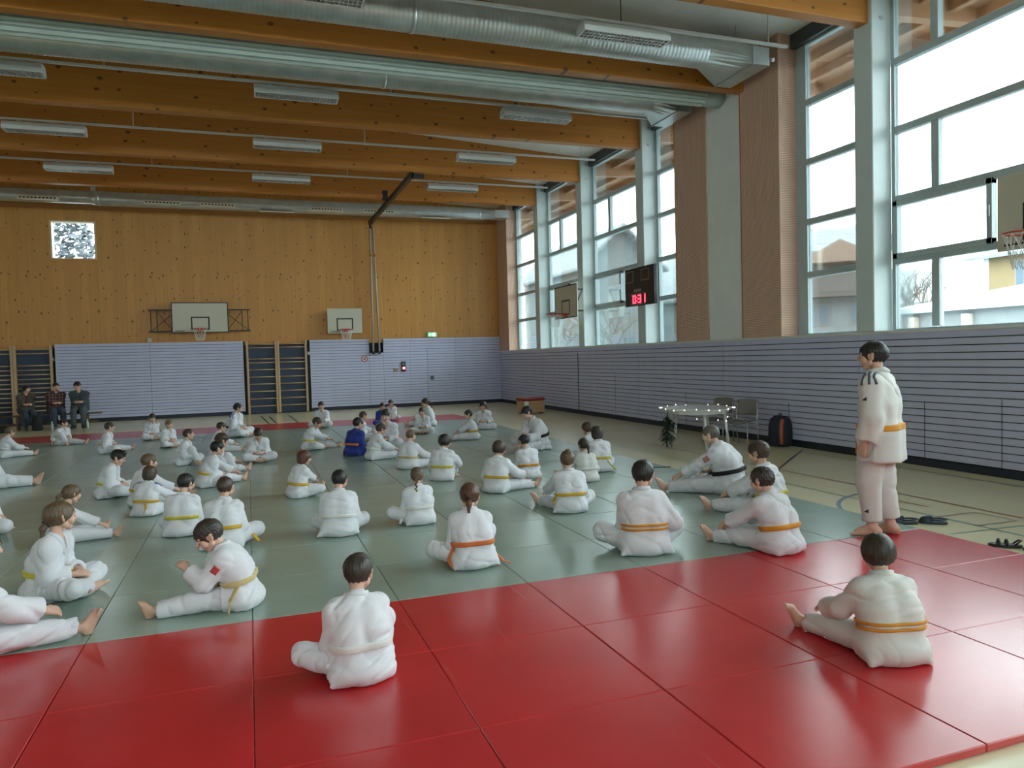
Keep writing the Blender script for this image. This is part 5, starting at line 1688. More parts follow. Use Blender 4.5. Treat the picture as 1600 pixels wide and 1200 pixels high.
    for s in (-1, 1):
        bs = 1.0 if style == 'gi' else 0.66
        o = V3(s * 0.045, 0, 0) * H * bs
        f.cone(P + o, W + o * 0.8, 0.072 * H * bs, 0.060 * H * bs, 0.04 * bs); f.cone(W + o * 0.8, C + o, 0.06 * H * bs, 0.066 * H * bs, 0.04 * bs)
        f.cone(C + o, sk['sh'][s], 0.05 * H * bs, 0.035 * H * bs, 0.03 * bs); f.cone(sk['sh'][s], sk['elb'][s], 0.034 * H * bs, 0.027 * H * bs, 0.02 * bs)
        f.cone(sk['hip'][s], sk['hip'][s] * 0.35 + sk['knee'][s] * 0.65, 0.058 * H, 0.045 * H, 0.02)
    f.plane(V3(0, 0, -1), V3(0, 0, 0.012)); pieces.append(f.nets())
    me = np_mesh('body', pieces)
    # lip colour
    a = me.attributes.new('lips', 'FLOAT', 'POINT'); vals = np.zeros(len(me.vertices), np.float32)
    lv = (hv[0] - hc) @ hA.T / hh
    vals[:len(lv)] = np.clip(1.5 - np.sqrt((np.maximum(np.abs(lv[:, 0]) - 0.08, 0)) ** 2 + ((lv[:, 2] + 0.258) * 1.3) ** 2) / 0.04, 0, 1) * (lv[:, 1] > 0.36)
    a.data.foreach_set('value', vals)
    body = link_mesh('body', me, skm, parent)

    # ---- face: eyes and brows
    if eyes is None: eyes = abs(((phi + hyaw + 180) % 360) - 180) > 38
    hm = hair_mat('hair_' + hcol, HAIR[hcol])
    if eyes:
        for s in (-1, 1):
            e = link_mesh('eye', EYE, None, body)
            R = Matrix((hA[0], hA[1], hA[2])).transposed().to_4x4()
            e.matrix_local = Matrix.Translation(hp(s * 0.155, 0.375, 0.015)) @ R @ Matrix.Diagonal((0.062 * hh, 0.05 * hh, 0.034 * hh, 1))
            m = MB(); m.tube([hp(s * 0.07, 0.452, 0.10), hp(s * 0.15, 0.445, 0.125), hp(s * 0.25, 0.385, 0.105)], [0.016 * hh, 0.018 * hh, 0.008 * hh], 5)
            m.build('eyebrow', hm, body)

    # ---- hair
    f = Field(hp(0, 0, 0) - hh * 1.0 - V3(0, 0, (0.22 * H if hair in ('pony', 'long', 'braid', 'lowpony') else 0.03)), hp(0, 0, 0) + hh * 0.85, fine * 1.15)
    inf = {'short': 0.036, 'crop': 0.016, 'bowl': 0.075, 'bob': 0.07, 'curly': 0.085, 'hat': 0.07}.get(hair, 0.045)
    rl = hA[1] * 0.74 - hA[2] * 0.67
    cutc = {'short': 0.22, 'crop': 0.17, 'bowl': 0.245, 'bob': 0.235, 'curly': 0.24, 'hat': 0.2}.get(hair, 0.20)
    f.ell(hp(0, -0.035, 0.105), hA, V3(0.365 + inf, 0.455 + inf, 0.405 + inf) * hh, 0.0)
    if tuft: f.ell(hp(0.05, 0.25, 0.44), hA, V3(0.25, 0.22, 0.12) * hh, 0.06 * hh)
    if hair in ('short', 'crop', 'curly'):
        f.cone(hp(0, -0.22, -0.02), hp(0, -0.20, -0.20), (0.24 + inf) * hh, (0.14 + inf) * hh, 0.08 * hh)
        for s in (-1, 1):
            f.ell(hp(s * 0.43, 0.06, -0.13), hA, V3(0.17, 0.16, 0.21) * hh, 0.02 * hh, cut=True)
    if hair == 'bowl':
        f.ell(hp(0, -0.10, -0.05), hA, V3(0.42, 0.42, 0.30) * hh, 0.08 * hh)
    if hair in ('bob', 'long'):
        f.ell(hp(0, -0.10, -0.16), hA, V3(0.435, 0.40, 0.40) * hh, 0.08 * hh)
        if hair == 'long': f.cone(hp(0, -0.26, -0.2), hp(0, -0.34, -0.75), 0.34 * hh, 0.22 * hh, 0.1 * hh)
    if hair in ('pony', 'lowpony', 'braid', 'bun'):
        f.cone(hp(0, -0.22, 0.0), hp(0, -0.24, -0.14), 0.27 * hh, 0.19 * hh, 0.08 * hh)
    # keep only behind the hair line
    X, Y, Z = f.ax[0][:, None, None], f.ax[1][None, :, None], f.ax[2][None, None, :]
    dl = [(X - hc[0]) * hA[i][0] + (Y - hc[1]) * hA[i][1] + (Z - hc[2]) * hA[i][2] for i in range(3)]
    line = 0.74 * dl[1] - 0.67 * dl[2] - cutc * hh
    if hair in ('bob', 'long', 'bowl', 'curly'):
        line = np.maximum(line - 0.0, dl[1] * 1.0 - 0.40 * hh) if False else np.where(np.abs(dl[0]) > 0.26 * hh, np.minimum(line, dl[1] - 0.22 * hh), line)
    if hair in ('short', 'curly', 'bowl') : line = np.where(dl[2] > 0.16 * hh, dl[1] - (0.62 + 0.0) * hh, line)
    f.d = np.maximum(f.d, line.astype(np.float32))
    low = {'short': -0.25, 'crop': -0.24, 'bowl': -0.34, 'bob': -0.56, 'long': -1.2, 'curly': -0.30}.get(hair, -0.9)
    f.d = np.maximum(f.d, (low * hh - dl[2] + 0.03 * hh * np.sin(13 * np.arctan2(dl[0], dl[1])) * (1 if hair != 'long' else 0)).astype(np.float32))
    if hair == 'pony':
        sw_ = 0.05 * math.sin(n)
        f.cone(hp(0, -0.44, 0.02), hp(sw_, -0.66, -0.22), 0.09 * hh, 0.13 * hh, 0.04 * hh); f.cone(hp(sw_, -0.66, -0.22), hp(sw_ * 2, -0.66, -0.75), 0.13 * hh, 0.055 * hh, 0.04 * hh)
    if hair == 'lowpony':
        f.cone(hp(0, -0.38, -0.16), hp(0.03, -0.52, -0.34), 0.12 * hh, 0.12 * hh, 0.05 * hh); f.cone(hp(0.03, -0.52, -0.34), hp(0.05, -0.56, -0.70), 0.12 * hh, 0.05 * hh, 0.04 * hh)
    if hair == 'bun':
        f.ell(hp(0, -0.36, 0.42), hA, V3(0.19, 0.19, 0.19) * hh, 0.03 * hh)
    if hair == 'braid':
        for i in range(7):
            f.ell(hp(0.035 * (-1) ** i, -0.46 - 0.02 * i, -0.12 - 0.135 * i), hA, V3(0.085, 0.075, 0.09) * hh * (1 - 0.05 * i), 0.02 * hh)
    am = {'curly': 0.045, 'crop': 0.004, 'short': 0.02}.get(hair, 0.014)
    fr = {'curly': 34, 'short': 20}.get(hair, 15) / hh * 0.6
    r0 = np.random.default_rng(n + 50); kk = [r0.normal(size=3) for _ in range(3)]
    crown = hp(0, -0.18, 0.42)

    def hn(p):
        q = p - crown; l = (p - hc) @ hA.T / hh
        ang = np.arctan2(l[:, 0], l[:, 1] + 0.18)
        st = np.sin(ang * 23 + 3 * np.sin(q @ kk[2] * fr * 0.3)) * np.clip(np.hypot(l[:, 0], l[:, 1] + .18) * 3, 0, 1)
        return hh * am * (0.5 * st + 0.55 * np.sin(q @ kk[0] * fr) * np.sin(q @ kk[1] * fr) + 0.3 * np.sin(q @ kk[2] * fr * 1.7))
    f.displace(hn, 0.04)
    part('hair', f, hm if hair != 'hat' else cloth_mat('knit_black', (0.012, 0.012, 0.013)))
    if hair in ('pony', 'lowpony', 'bun', 'braid'):
        c0 = {'pony': (0, -0.47, 0.02), 'lowpony': (0.01, -0.43, -0.21), 'bun': (0, -0.28, 0.34), 'braid': (0.035, -0.60, -0.86)}[hair]
        d0 = hA[1] * -0.7 + hA[2] * (-0.7 if hair != 'bun' else 0.7)
        if hair == 'braid': d0 = -hA[2]
        q0 = hp(*c0); rr = {'braid': 0.075, 'bun': 0.15, 'pony': 0.10, 'lowpony': 0.135}[hair] * hh
        a1 = unit(np.cross(d0, hA[0])); m = MB()
        m.tube([q0 + rr * (hA[0] * math.cos(t) + a1 * math.sin(t)) for t in [2 * PI * k / 14 for k in range(15)]], 0.03 * hh, 6, caps=False)
        m.build('hair_tie', plain('tie_%s' % ('green' if hair == 'braid' else 'dark'), (0.45, 0.5, 0.05) if hair == 'braid' else (0.02, 0.015, 0.02), 0.7), body)
    if beard:
        f = Field(hp(0, 0, -0.3) - hh * 0.5, hp(0, 0, -0.1) + hh * 0.6, fine)
        f.cone(hp(0, 0.14, -0.18), hp(0, 0.28, -0.40), 0.26 * hh, 0.125 * hh, 0.03 * hh)
        X, Y, Z = f.ax[0][:, None, None], f.ax[1][None, :, None], f.ax[2][None, None, :]
        dz = (X - hc[0]) * hA[2][0] + (Y - hc[1]) * hA[2][1] + (Z - hc[2]) * hA[2][2]
        f.d = np.maximum(f.d, (dz + 0.17 * hh).astype(np.float32))
        f.cone(hp(-0.1, 0.40, -0.255), hp(0.1, 0.40, -0.255), 0.045 * hh, 0.045 * hh, 0.02 * hh, cut=True)
        part('beard', f, hm)

    # ---- clothing
    if style == 'gi':
        jm = cloth_mat('gi_' + gi, GI[gi]); tm = cloth_mat('gi_trousers_' + gi, tuple(c * 0.98 for c in GI[gi]), 160)
    else:
        jm = plaid_mat() if coat == 'plaid' else cloth_mat('coat_' + coat, {'taupe': (0.085, 0.072, 0.060), 'slate': (0.045, 0.062, 0.072), 'black': (0.010, 0.011, 0.013)}[coat])
        tm = cloth_mat('jeans_' + pants, {'jeans': (0.030, 0.045, 0.070), 'grey': (0.06, 0.075, 0.085)}[pants])
    # trousers
    pts = [P] + [sk[k][s] for k in ('hip', 'knee', 'ank') for s in (-1, 1)]
    f = Field(np.min(pts, 0) - 0.10 * H, np.max(pts, 0) + 0.10 * H, vox)
    lo_ = 1.0 if style == 'gi' else 0.86
    for s in (-1, 1):
        hip, K, A = sk['hip'][s], sk['knee'][s], sk['ank'][s]; sd = unit(A - K)
        f.cone(hip, K, 0.076 * H * lo_ * fat ** 0.5, 0.058 * H * lo_, 0.02 * H)
        hemf = 0.86 if style == 'gi' else 1.0
        ce_ = K + (A - K) * hemf
        f.cone(K, K + (A - K) * 1.1, 0.057 * H * lo_, 0.045 * H * lo_, 0.02 * H, clip=(sd, ce_))
        if style == 'gi': f.cone(K + (A - K) * (hemf - 0.05), A, 0.034 * H, 0.034 * H, 0.0, cut=True)
    f.cone(P - X1 * 0.05 * H, P + X1 * 0.05 * H, 0.08 * H, 0.08 * H, 0.03 * H)
    f.displace(folds(n * 3 + 1, H, 0.0080, 0.0), 0.035)
    f.plane(V3(0, 0, -1), V3(0, 0, 0.002))
    trs = part('trousers', f, tm); ftr = f
    # jacket
    pts = [P, W, C, N] + [sk[k][s] for k in ('sh', 'elb', 'wr') for s in (-1, 1)]
    lo = np.min(pts, 0) - V3(0.20, 0.17, 0.14) * H; hi = np.max(pts, 0) + V3(0.20, 0.18, 0.06) * H
    lo[2] = max(lo[2], -0.02)
    f = Field(lo, hi, vox)
    tf = Field(lo, hi, vox)                                        # trunk alone, for the belt
    for F in (f, tf):
        for s in (-1, 1):
            o = rt * s * 0.046 * H
            F.cone(P + X1 * s * 0.055 * H, W + X1 * s * 0.048 * H, 0.092 * H * fat, 0.077 * H * fat, 0.035 * H)
            F.cone(W + X1 * s * 0.046 * H + sk['up'] * 0.012 * H, W * 0.6 + C * 0.4 + o * 1.05, 0.077 * H * fat, 0.087 * H * fat, 0.03 * H)
            F.cone(W * 0.6 + C * 0.4 + o * 1.05, C + o * 0.9, 0.087 * H * fat, 0.074 * H * fat ** 0.6, 0.03 * H)
    for s in (-1, 1):
        S, E, Wr = sk['sh'][s], sk['elb'][s], sk['wr'][s]; fd = unit(Wr - E)
        kc = 1.0 if style == 'gi' else 0.8
        f.cone(C + rt * s * 0.042 * H, S, 0.068 * H * kc, 0.048 * H * kc, 0.035 * H * kc)
        f.cone(S, N - sk['up'] * 0.006 * H, 0.045 * H, 0.038 * H, 0.035 * H)
        k = 1.0 if style == 'gi' else 0.76
        f.cone(S, E, 0.053 * H * k, 0.049 * H * k, 0.028 * H)
        cuff = E + (Wr - E) * (0.80 if style == 'gi' else 0.98)
        f.cone(E, E + (Wr - E) * 1.2, 0.049 * H * k, (0.054 if style == 'gi' else 0.034) * H, 0.018 * H, clip=(fd, cuff))
    if style == 'gi':
        if not standing:
            f.ell(P + V3(0, -0.012, -0.015) * H, np.eye(3), V3(0.155 * fat ** 0.5, 0.128 * fat ** 0.5, 0.082) * H, 0.03 * H)
            r0 = np.random.default_rng(n)
            for s in (-1, 1):
                fl = r0.random(); e = P + V3(s * (0.118 + 0.062 * fl), -0.045 - 0.05 * r0.random(), 0) * H; e[2] = 0.016 * H
                f.cone(P + V3(s * 0.07, -0.02, -0.0) * H, e, 0.06 * H, 0.011 * H, 0.045 * H)
                hip, K = sk['hip'][s], sk['knee'][s]; ud = unit(K - hip)
                f.cone(hip, hip + (K - hip) * 0.7, 0.086 * H, 0.080 * H, 0.02 * H, clip=(ud, hip + (K - hip) * 0.34))
        else:
            for s in (-1, 1):
                f.cone(P + X1 * s * 0.052 * H, P + V3(s * 0.058, 0.0, -0.13) * H, 0.094 * H, 0.100 * H, 0.03 * H, clip=(V3(0, 0, -1), P + V3(0, 0, -0.135) * H))
    else:
        f.cone(P - X1 * 0.05 * H, P + X1 * 0.05 * H, 0.098 * H, 0.098 * H, 0.03 * H)
        if coat == 'taupe': f.cone(N - X1 * 0.03 * H - fw * 0.02 * H, N + X1 * 0.03 * H - fw * 0.02 * H, 0.055 * H, 0.055 * H, 0.02 * H)
    f.displace(folds(n * 5 + 2, H, 0.0080), 0.035)
    # neck opening, sleeve openings
    f.cone(N + sk['up'] * 0.035 * H + fw * 0.014 * H, N - sk['up'] * 0.002 * H + fw * 0.018 * H, 0.044 * H, 0.030 * H, 0.008 * H, cut=True)
    if style == 'gi':
        f.cone(N + fw * 0.055 * H, C + fw * 0.098 * H + sk['up'] * 0.015 * H, 0.030 * H, 0.012 * H, 0.012 * H, cut=True)
        for s in (-1, 1):
            E, Wr = sk['elb'][s], sk['wr'][s]
            f.cone(E + (Wr - E) * 0.72, Wr + (Wr - E) * 0.2, 0.026 * H, 0.046 * H, 0.0, cut=True)
    f.plane(V3(0, 0, -1), V3(0, 0, 0.003 if not standing else -1))
    jk = part('jacket', f, jm)

    def ribbon(path, width, thick, mat, name, fld=f, par=jk, off_=0.0):
        p = np.array(path, float)
        # resample
        seg = np.linalg.norm(np.diff(p, axis=0), axis=1); t = np.concatenate([[0], np.cumsum(seg)])
        m_ = max(6, int(t[-1] / (0.016 * H))); tt = np.linspace(0, t[-1], m_)
        q = np.stack([np.interp(tt, t, p[:, i]) for i in range(3)], 1)
        q = fld.snap(q, off_)
        for _ in range(2): q[1:-1] = (q[:-2] + 2 * q[1:-1] + q[2:]) / 4
        nn = fld.grad(q); tg = np.gradient(q, axis=0); sdv = np.cross(tg, nn); sdv /= np.linalg.norm(sdv, axis=1, keepdims=True) + 1e-9
        a_, b_, c_, d_ = q - sdv * width / 2, q + sdv * width / 2, q + sdv * width / 2 + nn * thick, q - sdv * width / 2 + nn * thick
        a_, b_ = a_ - nn * thick, b_ - nn * thick
        pts_ = []
        for i in range(m_): pts_ += [a_[i], b_[i], c_[i], d_[i]]
        fs = [(4 * i + k, 4 * i + (k + 1) % 4, 4 * i + 4 + (k + 1) % 4, 4 * i + 4 + k) for i in range(m_ - 1) for k in range(4)]
        fs += [(3, 2, 1, 0), tuple(4 * (m_ - 1) + k for k in range(4))]
        mb = MB(); mb.poly(pts_, fs, True)
        return mb.build(name, mat, par)

    if style == 'gi':
        # lapel: round the neck and down both fronts
        u = sk['up']; side_ = lambda s: [N + rt * s * 0.046 * H + fw * 0.012 * H + u * 0.016 * H, N + rt * s * 0.040 * H + fw * 0.05 * H - u * 0.01 * H, C + rt * s * 0.030 * H + fw * 0.095 * H + u * 0.03 * H, C + rt * -s * 0.005 * H + fw * 0.1 * H - u * 0.03 * H, W + X1 * -s * 0.03 * H + V3(0, 0.09, 0.015) * H]
        back = [N + rt * 0.032 * H - fw * 0.034 * H + u * 0.022 * H, N - fw * 0.046 * H + u * 0.022 * H, N - rt * 0.032 * H - fw * 0.034 * H + u * 0.022 * H]
        ribbon(side_(1)[::-1] + back + side_(-1), 0.032 * H, 0.0085 * H, cloth_mat('gi_lapel_' + gi, tuple(c * 0.97 for c in GI[gi]), 120), 'lapel')
        # belt
        bm_ = cloth_mat('belt_' + belt, BELT[belt], 150, 0.8)
        bw = 0.0165 * H; bz = W + sk['up'] * -0.004 * H if not standing else P + V3(0, 0, 0.035) * H; bn = unit(sk['up'] * 0.4 + V3(0, 0, 0.6))
        bf = Field(bz - V3(0.20, 0.18, 0.07) * H * fat, bz + V3(0.20, 0.18, 0.07) * H * fat, min(vox, 0.0125))
        bp = np.stack(np.meshgrid(*bf.ax, indexing='ij'), -1).reshape(-1, 3)
        bd = (tf.sample(bp) - 0.0135 * H).reshape(bf.d.shape)
        def slab(c_, w_): return np.abs((bp - c_) @ bn).reshape(bf.d.shape) - w_
        if double: sl_ = np.minimum(slab(bz + bn * 0.014 * H, 0.0075 * H), slab(bz - bn * 0.013 * H, 0.0075 * H))
        else: sl_ = slab(bz, bw)
        bf.d = np.maximum(bd, sl_).astype(np.float32)
        bl = part('belt', bf, bm_)
        kn = bf.snap(np.array([bz + V3(0, 0.15, 0) * H]))[0]
        m = MB(); m.tube([kn - X1 * 0.022 * H, kn + V3(0, 0.010, 0.004) * H, kn + X1 * 0.022 * H], [0.010 * H, 0.017 * H, 0.010 * H], 8)
        m.build('belt_knot', bm_, bl)
        for s in (-1, 1):
            p0 = kn + V3(s * 0.012, 0.004, 0) * H; p1 = kn + V3(s * 0.05, 0.03, -0.03) * H; p2 = kn + V3(s * 0.085, 0.06, -0.075) * H; p2[2] = max(p2[2], 0.02)
            if standing: p1 = kn + V3(s * 0.025, 0.012, -0.06) * H; p2 = kn + V3(s * 0.035, 0.012, -0.14) * H
            MB().bar(p0, p1, 0.024 * H, 0.007 * H).bar(p1, p2, 0.024 * H, 0.007 * H).build('belt_end', bm_, bl)
        for tl in tails:
            q = [np.array(v) * H for v in tl]
            m = MB()
            for a_, b_ in zip(q[:-1], q[1:]): m.bar(a_, b_, 0.027 * H, 0.008 * H)
            m.build('belt_end', bm_, bl)
        if stripes == 'grey':                       # three-bar triangle mark on chest and trouser leg
            lm = plain('logo_dark', (0.03, 0.033, 0.045), 0.7)
            S, E, K, A = sk['sh'][-1], sk['elb'][-1], sk['knee'][-1], sk['ank'][-1]
            for c0, fld, pr in ((S * 0.55 + E * 0.45 + V3(-0.06, 0.02, 0) * H, f, jk), (K * 0.35 + A * 0.65 + V3(-0.06, 0.01, 0) * H, ftr, trs)):
                for i, hgt in enumerate((0.006, 0.011, 0.016)):
                    b0 = c0 + V3(0, (1 - i) * 0.0085, 0) * H
                    ribbon([b0, b0 + V3(0, 0, hgt) * H], 0.006 * H, 0.004 * H, lm, 'logo_bar', fld, pr)
        if stripes:
            sm_ = plain('stripe_' + stripes, {'blue': (0.03, 0.06, 0.25), 'grey': (0.09, 0.10, 0.14), 'pink': (0.55, 0.22, 0.2), 'red': (0.5, 0.05, 0.05)}[stripes], 0.7)
            for s in ((-1, 1) if stripes != 'grey' else (-1,)):
                S, E = sk['sh'][s], sk['elb'][s]
                if stripes in ('blue', 'grey'):
                    for k in (-1, 0, 1):
                        o = fw * k * 0.020 * H + V3(s * 0.02, 0, 0.05) * H
                        ribbon([S - rt * s * 0.03 * H + o, S + rt * s * 0.015 * H + o, S * 0.7 + E * 0.3 + o], 0.012 * H, 0.006 * H, sm_, 'shoulder_stripe')
                else:
                    o = V3(s * 0.06, 0, 0.0) * H
                    ribbon([S * 0.8 + E * 0.2 + o, S * 0.55 + E * 0.45 + o], 0.04 * H, 0.0025 * H, sm_, 'sleeve_badge')
    else:
        # shoes
        for s in (-1, 1):
            A, T = sk['ank'][s], sk['toe'][s]
            f2 = Field(A - 0.13 * H, A + 0.15 * H, fine * 1.2)
            f2.cone(A, A - T * 0.02 * H + V3(0, 0, -0.015) * H, 0.032 * H, 0.030 * H, 0.02 * H)
            f2.cone(A - T * 0.02 * H + V3(0, 0, -0.018) * H, A + T * 0.09 * H + V3(0, 0, -0.022) * H, 0.028 * H, 0.026 * H, 0.02 * H)
            f2.plane(V3(0, 0, -1), V3(0, 0, 0.002)); part('shoe', f2, plain('shoe_%s' % (pants), (0.10, 0.10, 0.10) if pants == 'jeans' else (0.015, 0.015, 0.016), 0.5))
        if coat == 'taupe':
            ribbon([N + rt * 0.05 * H + fw * 0.02 * H, N - fw * 0.06 * H, N - rt * 0.05 * H + fw * 0.02 * H], 0.05 * H, 0.02 * H, cloth_mat('fur_trim', (0.16, 0.115, 0.06)), 'fur_collar')
            ribbon([N + fw * 0.06 * H, C + fw * 0.1 * H, W + fw * 0.1 * H], 0.05 * H, 0.008 * H, cloth_mat('scarf_red', (0.12, 0.025, 0.03)), 'scarf')
    return root, H
import time as _t
_t0 = _t.time()
G_ = dict
NK = ((0.01, 0.225, 0.04), (0.45, 0.4, 0.55), (-0.5, 0.8, 0.1), (-0.3, 0.2, -0.8))
